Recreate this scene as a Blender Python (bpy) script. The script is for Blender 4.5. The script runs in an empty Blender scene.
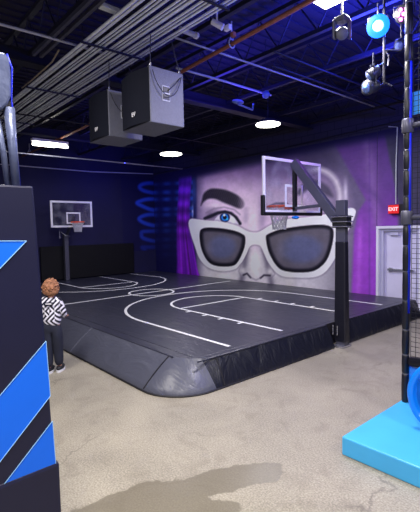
import bpy, bmesh, math, random
import numpy as np
from mathutils import Vector, Matrix
random.seed(4)
R = math.radians
C = bpy.context.scene.collection
SC = bpy.context.scene

# ------------------------------------------------------------------ camera, world, lights, exposure
F = Vector((-0.75518749, 0.65231876, -0.06459172)); RT = Vector((0.65455166, 0.75573803, -0.02054648)); UP = Vector((-0.03541156, 0.05779506, 0.99770023))
FPX = 420.79; EYE = Vector((0, 0, 2.0))
cd = bpy.data.cameras.new('camera'); cam = bpy.data.objects.new('camera', cd); C.objects.link(cam)
cd.sensor_fit = 'HORIZONTAL'; cd.sensor_width = 36; cd.lens = FPX / 420 * 36; cd.clip_end = 100; cd.clip_start = .05
M3 = Matrix((RT, UP, -F)).transposed()
cam.matrix_world = Matrix.Translation(EYE) @ M3.to_4x4()
SC.camera = cam
SC.view_settings.view_transform = 'Standard'; SC.view_settings.look = 'None'
SC.view_settings.exposure = 0.14; SC.view_settings.gamma = 1; SC.view_settings.use_curve_mapping = False
w = bpy.data.worlds.new('world'); SC.world = w; w.use_nodes = True
w.node_tree.nodes['Background'].inputs[0].default_value = (.7, .7, 1, 1)
w.node_tree.nodes['Background'].inputs[1].default_value = .22

def lin(c):
    return tuple(((x/255)/12.92 if x/255 <= .04045 else ((x/255+.055)/1.055)**2.4) for x in c)
def area(name, loc, size, power, col=(1, 1, 1), target=None, sizey=None):
    l = bpy.data.lights.new(name, 'AREA'); l.energy = power; l.color = col; l.size = size
    if sizey: l.shape = 'RECTANGLE'; l.size_y = sizey
    o = bpy.data.objects.new(name, l); C.objects.link(o); o.location = loc
    if target: o.rotation_euler = (Vector(target)-Vector(loc)).to_track_quat('-Z', 'Y').to_euler()
    return o
def point(name, loc, power, col, r=.1):
    l = bpy.data.lights.new(name, 'POINT'); l.energy = power; l.color = col; l.shadow_soft_size = r
    o = bpy.data.objects.new(name, l); C.objects.link(o); o.location = loc; return o
WHITE = (1, .95, .89)
area('ceiling_area_light', (-2.6, 4.1, 4.3), .5, 110, WHITE)
area('ceiling_area_light', (-6.1, 7.0, 4.1), .6, 75, (.95, .93, 1))
area('ceiling_area_light', (-10.1, 7.3, 4.1), .6, 42, (.95, .93, 1))
area('ceiling_area_light', (-11.1, 4.1, 4.2), .6, 32, (.95, .93, 1))
area('ceiling_area_light', (-1.6, .6, 4.4), .8, 150, WHITE)  # white lamps from here on are unseen, added for ceiling lights out of view
area('ceiling_area_light', (1.5, 3.2, 4.4), .8, 90, WHITE)
area('ceiling_area_light', (-4.6, .6, 4.4), .8, 120, WHITE)
area('ceiling_area_light', (.5, -1.5, 4.4), 1.0, 160, WHITE)
area('ceiling_area_light', (1, 7.0, 4.4), .8, 60, WHITE)
point('blue_stage_light', (-2.45, 4.9, 4.2), 150, (.03, .06, 1), .08)
area('blue_deck_fill', (-5.8, 5.6, 4.25), 1.2, 30, (.06, .04, 1), target=(-5.8, 5.6, 9))  # unseen blue lamps added below the roof deck to tint it
area('blue_deck_fill', (-10.5, 5.5, 4.2), 1.5, 10, (.05, .04, 1), target=(-10.5, 5.5, 9))
area('blue_deck_fill', (-2.9, 5.8, 4.3), 1.0, 150, (.04, .05, 1), target=(-3.2, 6.2, 9))
area('blue_wall_wash', (-12.0, 6.6, 4.3), .5, 17, (.05, .06, 1), target=(-14.2, 8.2, 2.8))
point('blue_side_light', (-1.1, 3.9, 3.7), 30, (.03, .05, 1), .1)
area('purple_wash', (-4.3, 6.5, 3.7), .15, 4, (.5, .08, 1), target=(-4.8, 6.2, 2.9))

# ------------------------------------------------------------------ survey: a pixel of the photo to a point on a plane of the room
def ray(u, v): return F + RT*((u-210)/FPX) - UP*((v-256)/FPX)
def on(u, v, ax, val):
    r = ray(u, v); i = 'xyz'.index(ax); return EYE + r*((val-EYE[i])/r[i])

# ------------------------------------------------------------------ materials
def nodes(m): return m.node_tree.nodes, m.node_tree.links
def mat(name, rgb, rough=.6, metal=0, spec=.5, bump=0, bscale=20, var=0, vscale=3, emit=None, es=1, coat=0, detail=4):
    m = bpy.data.materials.new(name); m.use_nodes = True; n, l = nodes(m); b = n['Principled BSDF']
    c = lin(rgb)
    b.inputs['Base Color'].default_value = (*c, 1); b.inputs['Roughness'].default_value = rough
    b.inputs['Metallic'].default_value = metal; b.inputs['Specular IOR Level'].default_value = spec
    b.inputs['Coat Weight'].default_value = coat
    if emit: b.inputs['Emission Color'].default_value = (*lin(emit), 1); b.inputs['Emission Strength'].default_value = es
    tc = n.new('ShaderNodeTexCoord')
    if var:
        t = n.new('ShaderNodeTexNoise'); t.inputs['Scale'].default_value = vscale; t.inputs['Detail'].default_value = detail
        l.new(tc.outputs['Object'], t.inputs['Vector'])
        r = n.new('ShaderNodeValToRGB'); r.color_ramp.elements[0].position = .3; r.color_ramp.elements[1].position = .7
        r.color_ramp.elements[0].color = (*[x*(1-var) for x in c], 1); r.color_ramp.elements[1].color = (*[min(1, x*(1+var)) for x in c], 1)
        l.new(t.outputs[0], r.inputs[0]); l.new(r.outputs[0], b.inputs['Base Color'])
    if bump:
        t = n.new('ShaderNodeTexNoise'); t.inputs['Scale'].default_value = bscale; t.inputs['Detail'].default_value = 3
        l.new(tc.outputs['Object'], t.inputs['Vector'])
        bp = n.new('ShaderNodeBump'); bp.inputs['Strength'].default_value = bump; bp.inputs['Distance'].default_value = .02
        l.new(t.outputs[0], bp.inputs['Height']); l.new(bp.outputs[0], b.inputs['Normal'])
    return m

M = {}
M['steel_dark'] = mat('dark painted steel', (34, 34, 48), .5, 0, .4, var=.2)
M['deck'] = mat('dark ceiling deck', (50, 48, 62), .85, spec=.2, var=.2, vscale=1)
M['conduit'] = mat('galvanised conduit', (226, 230, 232), .4, .3, var=.12, vscale=8)
M['white_pipe'] = mat('pale pipe paint', (190, 190, 205), .5)
M['rust'] = mat('rusty red sprinkler pipe', (150, 88, 66), .6, var=.25, vscale=12)
M['navy_wall'] = mat('navy wall paint', (20, 18, 66), .75, bump=.25, bscale=6, var=.2, vscale=.8)
M['black_wrap'] = mat('black padding vinyl', (22, 22, 34), .38, bump=.5, bscale=9)
M['black'] = mat('matt black', (20, 20, 26), .5, var=.1)
M['pad_black'] = mat('black pad vinyl', (7, 7, 13), .6, spec=.3, var=.1)
M['black_metal'] = mat('grey black metal', (84, 84, 100), .4, .3, var=.1)
M['speaker_trim'] = mat('pale speaker trim', (170, 172, 188), .5)
M['speaker'] = mat('speaker cabinet paint', (104, 106, 122), .6, bump=.3, bscale=80, var=.07, vscale=30)
M['grille'] = mat('speaker grille', (22, 24, 36), .8, spec=.1, bump=.05, bscale=150, var=.1, vscale=60)
M['white'] = mat('white paint', (240, 238, 248), .4, var=.03)
M['white_line'] = mat('white court line paint', (240, 240, 242), .5, var=.05, vscale=20)
M['orange'] = mat('orange rim paint', (255, 90, 45), .4, var=.05)
M['net'] = mat('white net cord', (200, 200, 210), .8, var=.05)
M['door'] = mat('pale grey door paint', (232, 228, 248), .5, var=.04)
M['jamb'] = mat('grey door frame paint', (205, 203, 225), .45, var=.04)
M['blue_mat'] = mat('light blue foam vinyl', (70, 178, 240), .42, bump=.12, bscale=6, var=.05, vscale=3)
M['slide_blue'] = mat('bright blue moulded plastic', (12, 130, 240), .2, spec=.7, var=.04)
M['stripe_blue'] = mat('blue vinyl print', (0, 108, 246), .5, var=.03)
M['stripe_edge'] = mat('pale blue outline print', (150, 200, 245), .5, var=.03)
M['panel_navy'] = mat('dark navy vinyl panel', (17, 18, 52), .45, bump=.15, bscale=3, var=.12, vscale=2)
M['silver'] = mat('silver padded vinyl', (84, 92, 124), .35, .2, bump=.6, bscale=10, var=.15)
M['royal_blue'] = mat('royal blue strip', (15, 35, 200), .4, var=.05)
M['gasket'] = mat('purple black seam', (20, 18, 30), .6, var=.1)
M['red_sign'] = mat('exit sign housing', (200, 30, 35), .5, emit=(220, 20, 25), es=.55)
M['exit_text'] = mat('lit exit letters', (255, 190, 190), .5, emit=(255, 170, 170), es=1.2)
M['lamp'] = mat('lit lamp diffuser', (255, 255, 250), .5, emit=(255, 252, 240), es=9)
M['blue_lamp'] = mat('lit blue spotlight lens', (60, 190, 255), .5, emit=(120, 215, 255), es=6)
M['blue_glow'] = mat('blue glow round spotlight', (10, 60, 255), .5, emit=(0, 110, 255), es=2.5)
M['pink_lamp'] = mat('lit pink led', (255, 120, 220), .5, emit=(255, 110, 210), es=7)
M['chrome'] = mat('zinc hardware', (190, 190, 200), .25, .8, var=.05)
M['net_black'] = mat('black netting', (16, 16, 24), .8, var=.1)
M['hair'] = mat('curly brown hair', (166, 114, 84), .65, bump=1, bscale=35, var=.45, vscale=22)
M['skin'] = mat('skin', (205, 150, 130), .55, var=.05)
M['trousers'] = mat('navy trousers', (28, 32, 52), .8, bump=.4, bscale=14, var=.15, vscale=10)
M['shoe'] = mat('dark shoe upper', (24, 24, 34), .6, var=.1)
M['sole'] = mat('white shoe sole', (225, 225, 230), .6, var=.03)
M['cable'] = mat('pale cable', (150, 135, 115), .7, var=.1)
M['pale_blue'] = mat('pale glossy plastic', (110, 128, 190), .3, var=.05)

def mat_concrete():
    m = mat('polished concrete', (168, 160, 142), .42, spec=.45); n, l = nodes(m); b = n['Principled BSDF']
    tc = n.new('ShaderNodeTexCoord')
    def noise(s, d=6, dist=0):
        t = n.new('ShaderNodeTexNoise'); t.inputs['Scale'].default_value = s; t.inputs['Detail'].default_value = d
        t.inputs['Distortion'].default_value = dist; l.new(tc.outputs['Object'], t.inputs['Vector']); return t
    def ramp(src, stops):
        r = n.new('ShaderNodeValToRGB'); e = r.color_ramp.elements
        for i, (p, c) in enumerate(stops):
            x = e[i] if i < 2 else e.new(p)
            x.position = p; x.color = (*c, 1) if len(c) == 3 else c
        l.new(src, r.inputs[0]); return r
    def mix(a, c, f, mode='MIX', val=None):
        x = n.new('ShaderNodeMix'); x.data_type = 'RGBA'; x.blend_type = mode
        l.new(a, x.inputs[6])
        if isinstance(c, tuple): x.inputs[7].default_value = (*c, 1)
        else: l.new(c, x.inputs[7])
        if isinstance(f, float): x.inputs[0].default_value = f
        else: l.new(f, x.inputs[0])
        return x.outputs[2]
    base = ramp(noise(1.1, 8, .8).outputs[0], [(.25, lin((118, 112, 100))), (.75, lin((168, 160, 142)))])
    sp = ramp(noise(70, 3).outputs[0], [(.35, lin((120, 114, 103))), (.7, lin((206, 198, 180)))])
    c = mix(base.outputs[0], sp.outputs[0], .45)
    patch = ramp(noise(3.2, 6, 1.5).outputs[0], [(.52, (0, 0, 0)), (.66, (1, 1, 1))])
    c = mix(c, lin((128, 121, 110)), patch.outputs[0]) if False else mix(c, lin((116, 108, 95)), mathn(n, l, 'MULTIPLY', patch.outputs[0], .3))
    # cracks
    wv = noise(2.5, 5)
    mx = n.new('ShaderNodeMixRGB'); mx.inputs[0].default_value = .35; l.new(tc.outputs['Object'], mx.inputs[1]); l.new(wv.outputs[1], mx.inputs[2])
    vo = n.new('ShaderNodeTexVoronoi'); vo.feature = 'DISTANCE_TO_EDGE'; vo.inputs['Scale'].default_value = .9; l.new(mx.outputs[0], vo.inputs['Vector'])
    cr = ramp(vo.outputs['Distance'], [(.0, (1, 1, 1)), (.007, (0, 0, 0))])
    fade = ramp(noise(.9, 2).outputs[0], [(.45, (0, 0, 0)), (.6, (1, 1, 1))])
    cf = mathn(n, l, 'MULTIPLY', cr.outputs[0], fade.outputs[0]); cf = mathn(n, l, 'MULTIPLY', cf, .55)
    c = mix(c, lin((92, 86, 78)), cf)
    # wet stain : union of soft ellipses, edges broken by noise
    sep = n.new('ShaderNodeSeparateXYZ'); l.new(tc.outputs['Object'], sep.inputs[0])
    nz = noise(5, 5); off = mathn(n, l, 'SUBTRACT', nz.outputs[0], .5)
    best = None
    for cx, cy, ax, ay, ang in STAIN:
        dx = mathn(n, l, 'SUBTRACT', sep.outputs[0], cx); dy = mathn(n, l, 'SUBTRACT', sep.outputs[1], cy)
        ca, sa = math.cos(ang), math.sin(ang)
        p = mathn(n, l, 'ADD', mathn(n, l, 'MULTIPLY', dx, ca/ax), mathn(n, l, 'MULTIPLY', dy, sa/ax))
        q = mathn(n, l, 'ADD', mathn(n, l, 'MULTIPLY', dx, -sa/ay), mathn(n, l, 'MULTIPLY', dy, ca/ay))
        d = mathn(n, l, 'SQRT', mathn(n, l, 'ADD', mathn(n, l, 'MULTIPLY', p, p), mathn(n, l, 'MULTIPLY', q, q)), None)
        best = d if best is None else mathn(n, l, 'MINIMUM', best, d)
    best = mathn(n, l, 'ADD', best, mathn(n, l, 'MULTIPLY', off, 1.1))
    st = ramp(best, [(.93, (1, 1, 1)), (1.0, (0, 0, 0))])
    c = mix(c, lin((106, 99, 84)), mathn(n, l, 'MULTIPLY', st.outputs[0], .75))
    l.new(c, b.inputs['Base Color'])
    rr = n.new('ShaderNodeMapRange'); l.new(st.outputs[0], rr.inputs[0]); rr.inputs[3].default_value = .45; rr.inputs[4].default_value = .3
    l.new(rr.outputs[0], b.inputs['Roughness'])
    bp = n.new('ShaderNodeBump'); bp.inputs['Strength'].default_value = .15; bp.inputs['Distance'].default_value = .01
    l.new(noise(40, 4).outputs[0], bp.inputs['Height']); l.new(bp.outputs[0], b.inputs['Normal'])
    return m
def mathn(n, l, op, a, b):
    x = n.new('ShaderNodeMath'); x.operation = op
    for i, s in enumerate((a, b)):
        if s is None: continue
        if isinstance(s, (int, float)): x.inputs[i].default_value = s
        else: l.new(s, x.inputs[i])
    return x.outputs[0]
STAIN = [(-2.62, 1.45, .5, .24, R(80)), (-2.42, 2.1, .42, .17, R(75)), (-2.28, 2.43, .25, .16, R(60)), (-2.3, 1.6, .45, .3, R(60)), (-2.15, 1.35, .5, .4, R(60))]
M['concrete'] = mat_concrete()

def mat_vinyl(name, rgb, rough, big=.5, seam=True):
    m = mat(name, rgb, rough, spec=.5); n, l = nodes(m); b = n['Principled BSDF']
    tc = n.new('ShaderNodeTexCoord'); mp = n.new('ShaderNodeMapping'); mp.inputs['Scale'].default_value = (1.2, 3.2, 2)
    l.new(tc.outputs['Object'], mp.inputs[0])
    a = n.new('ShaderNodeTexNoise'); a.inputs['Scale'].default_value = 1.6; a.inputs['Detail'].default_value = 5; a.inputs['Distortion'].default_value = 1.2
    l.new(mp.outputs[0], a.inputs['Vector'])
    c = n.new('ShaderNodeTexNoise'); c.inputs['Scale'].default_value = 60; l.new(tc.outputs['Object'], c.inputs['Vector'])
    h = mathn(n, l, 'ADD', a.outputs[0], mathn(n, l, 'MULTIPLY', c.outputs[0], .03))
    bp = n.new('ShaderNodeBump'); bp.inputs['Strength'].default_value = big; bp.inputs['Distance'].default_value = .06
    l.new(h, bp.inputs['Height']); l.new(bp.outputs[0], b.inputs['Normal'])
    r = n.new('ShaderNodeMapRange'); l.new(a.outputs[0], r.inputs[0]); r.inputs[3].default_value = rough-.08; r.inputs[4].default_value = rough+.1
    l.new(r.outputs[0], b.inputs['Roughness'])
    return m
M['post_vinyl'] = mat('black post vinyl', (13, 14, 28), .4, bump=.3, bscale=9)
M['rig_grey'] = mat('dark rig housing', (46, 48, 66), .4, .2)
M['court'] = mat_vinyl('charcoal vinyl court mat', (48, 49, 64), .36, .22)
M['near'] = mat_vinyl('lamp-lightened charcoal vinyl skirt', (80, 82, 97), .36, .28)  # the mat's vinyl in a lighter colour, imitating lamplight caught on the slope
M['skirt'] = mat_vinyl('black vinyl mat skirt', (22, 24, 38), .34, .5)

def mat_glass():
    m = bpy.data.materials.new('clear backboard glass'); m.use_nodes = True; n, l = nodes(m); n.clear()
    o = n.new('ShaderNodeOutputMaterial'); t = n.new('ShaderNodeBsdfTransparent'); t.inputs[0].default_value = (.9, .91, .93, 1)
    g = n.new('ShaderNodeBsdfGlossy'); g.inputs['Roughness'].default_value = .08
    d = n.new('ShaderNodeBsdfDiffuse'); nz = n.new('ShaderNodeTexNoise'); nz.inputs['Scale'].default_value = 5; nz.inputs['Detail'].default_value = 8
    tc = n.new('ShaderNodeTexCoord'); l.new(tc.outputs['Object'], nz.inputs['Vector'])
    d.inputs[0].default_value = (.6, .6, .7, 1)
    a = n.new('ShaderNodeMixShader'); a.inputs[0].default_value = .08; l.new(t.outputs[0], a.inputs[1]); l.new(g.outputs[0], a.inputs[2])
    r = n.new('ShaderNodeMapRange'); l.new(nz.outputs[0], r.inputs[0]); r.inputs[1].default_value = .4; r.inputs[2].default_value = .75; r.inputs[3].default_value = .01; r.inputs[4].default_value = .16
    b = n.new('ShaderNodeMixShader'); l.new(r.outputs[0], b.inputs[0]); l.new(a.outputs[0], b.inputs[1]); l.new(d.outputs[0], b.inputs[2])
    l.new(b.outputs[0], o.inputs[0]); return m
M['glass'] = mat_glass()

def mat_maze():
    m = mat('black and white maze print fleece', (225, 222, 235), .8); n, l = nodes(m); b = n['Principled BSDF']
    tc = n.new('ShaderNodeTexCoord'); sep = n.new('ShaderNodeSeparateXYZ'); l.new(tc.outputs['Object'], sep.inputs[0])
    K = 14.0
    a = mathn(n, l, 'MULTIPLY', sep.outputs[0], K); c = mathn(n, l, 'MULTIPLY', sep.outputs[2], K)
    fa = mathn(n, l, 'FLOOR', a, None); fc = mathn(n, l, 'FLOOR', c, None)
    cb = n.new('ShaderNodeCombineXYZ'); l.new(fa, cb.inputs[0]); l.new(fc, cb.inputs[1])
    wn = n.new('ShaderNodeTexWhiteNoise'); wn.noise_dimensions = '2D'; l.new(cb.outputs[0], wn.inputs['Vector'])
    s = mathn(n, l, 'SUBTRACT', mathn(n, l, 'MULTIPLY', mathn(n, l, 'GREATER_THAN', wn.outputs['Value'], .5), 2), 1)
    d = mathn(n, l, 'ADD', a, mathn(n, l, 'MULTIPLY', c, s))
    st = mathn(n, l, 'GREATER_THAN', mathn(n, l, 'FRACT', d, None), .5)
    x = n.new('ShaderNodeMix'); x.data_type = 'RGBA'; l.new(st, x.inputs[0])
    x.inputs[6].default_value = (*lin((22, 24, 45)), 1); x.inputs[7].default_value = (*lin((232, 230, 245)), 1)
    l.new(x.outputs[2], b.inputs['Base Color']); return m
M['maze'] = mat_maze()

# ------------------------------------------------------------------ mesh helpers
class MB:
    def __init__(s): s.v = []; s.f = []
    def box(s, c, d, rot=None, taper=1):
        b = len(s.v); c = Vector(c)
        for z in (-.5, .5):
            k = taper if z > 0 else 1
            for x, y in ((-.5, -.5), (.5, -.5), (.5, .5), (-.5, .5)):
                p = Vector((x*d[0]*k, y*d[1]*k, z*d[2]))
                if rot is not None: p = rot @ p
                s.v.append(c+p)
        s.f += [tuple(b+i for i in q) for q in ((3, 2, 1, 0), (4, 5, 6, 7), (0, 1, 5, 4), (1, 2, 6, 5), (2, 3, 7, 6), (3, 0, 4, 7))]
        return s
    def bar(s, a, b, w, h):
        a, b = Vector(a), Vector(b); d = b-a
        q = d.to_track_quat('X', 'Z').to_matrix()
        return s.box((a+b)/2, (d.length, w, h), q)
    def tube(s, pts, r, n=8, caps=True, closed=False):
        pts = [Vector(p) for p in pts]; rs = r if isinstance(r, (list, tuple)) else [r]*len(pts); b = len(s.v); m = len(pts)
        prev = None
        for i, p in enumerate(pts):
            if closed: t = pts[(i+1) % m]-pts[i-1]
            else: t = pts[min(i+1, m-1)]-pts[max(i-1, 0)]
            t.normalize()
            if prev is None:
                x = t.orthogonal().normalized()
            else:
                x = (prev-t*prev.dot(t)).normalized()
            prev = x; y = t.cross(x)
            for k in range(n):
                an = 2*math.pi*k/n; s.v.append(p+(x*math.cos(an)+y*math.sin(an))*rs[i])
        for i in range(m if closed else m-1):
            j = (i+1) % m
            for k in range(n):
                k2 = (k+1) % n; s.f.append((b+i*n+k, b+i*n+k2, b+j*n+k2, b+j*n+k))
        if caps and not closed:
            s.f.append(tuple(b+k for k in reversed(range(n)))); s.f.append(tuple(b+(m-1)*n+k for k in range(n)))
        return s
    def lathe(s, prof, c, axis=(0, 0, 1), n=24):
        c = Vector(c); q = Vector(axis).to_track_quat('Z', 'Y').to_matrix(); b = len(s.v)
        for r, z in prof:
            for k in range(n):
                a = 2*math.pi*k/n; s.v.append(c+q @ Vector((r*math.cos(a), r*math.sin(a), z)))
        for i in range(len(prof)-1):
            for k in range(n):
                k2 = (k+1) % n; s.f.append((b+i*n+k, b+i*n+k2, b+(i+1)*n+k2, b+(i+1)*n+k))
        s.f.append(tuple(b+k for k in reversed(range(n)))); s.f.append(tuple(b+(len(prof)-1)*n+k for k in range(n)))
        return s
    def ball(s, c, r, n=14, m=9):
        prof = [(max(.001, math.sin(math.pi*i/m)), -math.cos(math.pi*i/m)) for i in range(m+1)]
        rr = r if isinstance(r, (list, tuple)) else (r, r, r); b = len(s.v)
        s.lathe(prof, (0, 0, 0), n=n)
        for i in range(b, len(s.v)):
            p = s.v[i]; s.v[i] = Vector((p.x*rr[0], p.y*rr[1], p.z*rr[2]))+Vector(c)
        return s
    def prism(s, poly, off):   # poly: 3d points, off: vector
        b = len(s.v); n = len(poly); off = Vector(off)
        for p in poly: s.v.append(Vector(p))
        for p in poly: s.v.append(Vector(p)+off)
        s.f.append(tuple(b+i for i in range(n))); s.f.append(tuple(b+n+i for i in reversed(range(n))))
        for i in range(n): j = (i+1) % n; s.f.append((b+i, b+n+i, b+n+j, b+j))
        return s
    def ribbon(s, pts, w, z, th=.004, closed=False):
        pts = [Vector((p[0], p[1], 0)) for p in pts]; m = len(pts); L = []; Rr = []
        for i, p in enumerate(pts):
            if closed: t = pts[(i+1) % m]-pts[i-1]
            else: t = pts[min(i+1, m-1)]-pts[max(i-1, 0)]
            t.normalize(); q = Vector((-t.y, t.x, 0))*w/2
            L.append(p+q); Rr.append(p-q)
        b = len(s.v)
        for a, c in zip(L, Rr):
            for zz in (z, z+th):
                s.v.append(Vector((a.x, a.y, zz))); s.v.append(Vector((c.x, c.y, zz)))
        for i in range(m if closed else m-1):
            o = b+4*i; o2 = b+4*((i+1) % m)
            s.f += [(o+2, o+3, o2+3, o2+2), (o, o2, o2+1, o+1), (o, o+2, o2+2, o2), (o+1, o2+1, o2+3, o+3)]
        return s
    def build(s, name, m, parent=None, loc=None, bevel=0, smooth=False, world=True):
        me = bpy.data.meshes.new(name)
        org = Vector(loc) if loc is not None else Vector((0, 0, 0))
        if parent is not None and world: org = Vector(parent.location); 
        me.from_pydata([tuple(p-org) for p in s.v], [], s.f)
        bm = bmesh.new(); bm.from_mesh(me); bmesh.ops.recalc_face_normals(bm, faces=bm.faces); bm.to_mesh(me); bm.free()
        me.materials.append(m if not isinstance(m, str) else M[m])
        o = bpy.data.objects.new(name, me); C.objects.link(o)
        if parent is not None: o.parent = parent
        else: o.location = org
        if bevel:
            bv = o.modifiers.new('bevel', 'BEVEL'); bv.width = bevel; bv.segments = 2; bv.limit_method = 'ANGLE'
        if smooth:
            for p in me.polygons: p.use_smooth = True
        return o
def sub(parent_part, mb, name, m, root, **k):      # a sub-part: its parent is a part sitting at the thing's origin
    o = mb.build(name, m, None, loc=root.location, **k); o.location = (0, 0, 0); o.parent = parent_part; return o
def tag(o, label, cat, group=None, kind=None):
    o['label'] = label; o['category'] = cat
    if group: o['group'] = group
    if kind: o['kind'] = kind
    return o
def thing(name, loc, label, cat, group=None):
    o = bpy.data.objects.new(name, None); C.objects.link(o); o.location = loc; return tag(o, label, cat, group)
def struct(o, label=None, cat=None):
    o['kind'] = 'structure'
    if label: o['label'] = label; o['category'] = cat
    return o
def text(body, size, loc, ux, uy, m, depth=.003, parent=None, root=None, name='lettering', bold=0):
    cu = bpy.data.curves.new(name, 'FONT'); cu.body = body; cu.size = size; cu.extrude = depth; cu.align_x = 'CENTER'; cu.align_y = 'CENTER'; cu.offset = bold
    t = bpy.data.objects.new(name, cu); C.objects.link(t)
    dg = bpy.context.evaluated_depsgraph_get(); me = bpy.data.meshes.new_from_object(t.evaluated_get(dg)); bpy.data.objects.remove(t)
    ux, uy = Vector(ux), Vector(uy); q = Matrix((ux, uy, ux.cross(uy))).transposed()
    org = root.location if root else Vector((0, 0, 0))
    for v in me.vertices: v.co = q @ v.co + Vector(loc) - org
    me.materials.clear(); me.materials.append(M[m]); me.name = name
    o = bpy.data.objects.new(name, me); C.objects.link(o)
    if parent: o.parent = parent
    return o

# ------------------------------------------------------------------ the setting
XL, YF, MZ = -14.15, 9.36, .36            # left wall, mural wall, mat height
ZC = 5.3
struct(MB().box((-5, 4, -.05), (22, 16, .1)).build('floor', 'concrete'), 'polished tan concrete floor with cracks and one damp stain', 'floor')
# ribbed roof deck
mb = MB(); mb.box((-5, 4, ZC+.1), (22, 16, .1))
for i in range(100): mb.box((-15.9+i*.22, 4, ZC+.035), (.1, 16, .03))
struct(mb.build('ceiling', 'deck'), 'dark ribbed steel roof deck', 'ceiling')
struct(MB().box((XL-.1, 3.0, 2.6), (.2, 13.2, 5.3)).build('wall_left', 'navy_wall'), 'dark navy wall behind the far hoop', 'wall')

# mural wall of painted block: door opening at x -4.80..-3.85, z 0..1.96
DX0, DX1, DZ = -4.87, -3.84, 1.98
def mat_block():
    m = mat('painted concrete block', (48, 44, 62), .7); n, l = nodes(m); b = n['Principled BSDF']
    tc = n.new('ShaderNodeTexCoord'); mp = n.new('ShaderNodeMapping'); mp.inputs['Rotation'].default_value = (R(90), 0, 0)
    l.new(tc.outputs['Object'], mp.inputs[0])
    br = n.new('ShaderNodeTexBrick'); br.inputs['Scale'].default_value = 1; br.inputs['Brick Width'].default_value = .4; br.inputs['Row Height'].default_value = .2
    br.inputs['Mortar Size'].default_value = .01; l.new(mp.outputs[0], br.inputs['Vector'])
    br.inputs['Color1'].default_value = br.inputs['Color2'].default_value = (*lin((52, 48, 68)), 1); br.inputs['Mortar'].default_value = (*lin((30, 28, 44)), 1)
    l.new(br.outputs[0], b.inputs['Base Color']); return m
M['block'] = mat_block()
mb = MB()
mb.box(((XL+DX0)/2, YF+.1, 2.65), (DX0-XL, .2, 5.3)); mb.box(((DX1+6)/2, YF+.1, 2.65), (6-DX1, .2, 5.3)); mb.box(((DX0+DX1)/2, YF+.1, (DZ+5.3)/2), (DX1-DX0, .2, 5.3-DZ))
struct(mb.build('wall_back', 'block'), 'dark painted block wall carrying the mural', 'wall')
# block pilaster on the mural wall right of the face
# door
d = thing('door_1', ((DX0+DX1)/2, YF, 0), 'pale grey metal exit door in the purple mural wall', 'door'); d['kind'] = 'structure'
fr = MB(); fr.box((DX0+.03, YF+.02, DZ/2), (.06, .14, DZ)); fr.box((DX1-.03, YF+.02, DZ/2), (.06, .14, DZ)); fr.box(((DX0+DX1)/2, YF+.02, DZ-.03), (DX1-DX0, .139, .06)); fr.build('door_frame', 'white', d, bevel=.004)
fr = MB(); fr.box((DX0+.1, YF+.1, DZ/2-.03), (.08, .16, DZ-.06)); fr.box((DX1-.1, YF+.1, DZ/2-.03), (.08, .16, DZ-.06)); fr.box(((DX0+DX1)/2, YF+.1, DZ-.09), (DX1-DX0-.12, .159, .06)); fr.build('door_jamb', 'jamb', d)
MB().box(((DX0+DX1)/2, YF+.13, .93), (DX1-DX0-.28, .05, 1.84)).build('door_leaf', 'door', d, bevel=.004)
pb = MB().box((-4.35, YF+.075, .98), (.6, .05, .05)).box((-4.58, YF+.08, .98), (.07, .07, .09)).build('push_bar', 'chrome', d, bevel=.006)
MB().box((-4.5, YF+.075, 1.8), (.22, .06, .07)).build('door_closer', 'jamb', d, bevel=.006)

# ------------------------------------------------------------------ mural (paint evaluated on a fine grid of the wall)
def px(X, Y, Z):
    P = np.stack([X, Y, Z-2.0], -1); d_ = P @ np.array(F)
    return 210+FPX*(P @ np.array(RT))/d_, 256-FPX*(P @ np.array(UP))/d_
def smooth_poly(pts, k=5):
    P = np.array(pts, float); n = len(P); out = []
    for i in range(n):
        p0, p1, p2, p3 = P[i-1], P[i], P[(i+1) % n], P[(i+2) % n]
        for t in np.arange(k)/k:
            out.append(.5*((2*p1)+(-p0+p2)*t+(2*p0-5*p1+4*p2-p3)*t*t+(-p0+3*p1-3*p2+p3)*t**3))
    return np.array(out)
def sdf(u, v, pts, smooth=True):     # negative inside
    P = smooth_poly(pts) if smooth else np.array(pts, float)
    best = np.full(u.shape, 1e9); ins = np.zeros(u.shape, bool); n = len(P)
    for i in range(n):
        a, b = P[i], P[(i+1) % n]; e = b-a; L2 = e@e+1e-12
        t = np.clip(((u-a[0])*e[0]+(v-a[1])*e[1])/L2, 0, 1)
        best = np.minimum(best, (u-a[0]-t*e[0])**2+(v-a[1]-t*e[1])**2)
        c = ((a[1] > v) != (b[1] > v))
        xi = a[0]+(v-a[1])*e[0]/(e[1] if abs(e[1]) > 1e-9 else 1e-9)
        ins ^= c & (u < xi)
    s = np.sqrt(best); return np.where(ins, -s, s)
def seg(u, v, pts):
    P = np.array(pts, float); best = np.full(u.shape, 1e9)
    for a, b in zip(P[:-1], P[1:]):
        e = b-a; t = np.clip(((u-a[0])*e[0]+(v-a[1])*e[1])/(e@e+1e-12), 0, 1)
        best = np.minimum(best, (u-a[0]-t*e[0])**2+(v-a[1]-t*e[1])**2)
    return np.sqrt(best)
def cov(s, soft=.7): return np.clip(.5-s/(2*soft), 0, 1)
def sm(x, a, b): t = np.clip((x-a)/(b-a), 0, 1); return t*t*(3-2*t)
def over(col, c, a):
    c = np.array(c, float) if not isinstance(c, np.ndarray) else c
    return col*(1-a[..., None])+c*a[..., None]
def bl(c1, c2, t): return np.array(c1, float)*(1-t[..., None])+np.array(c2, float)*t[..., None]
rngn = np.random.RandomState(3)
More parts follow.
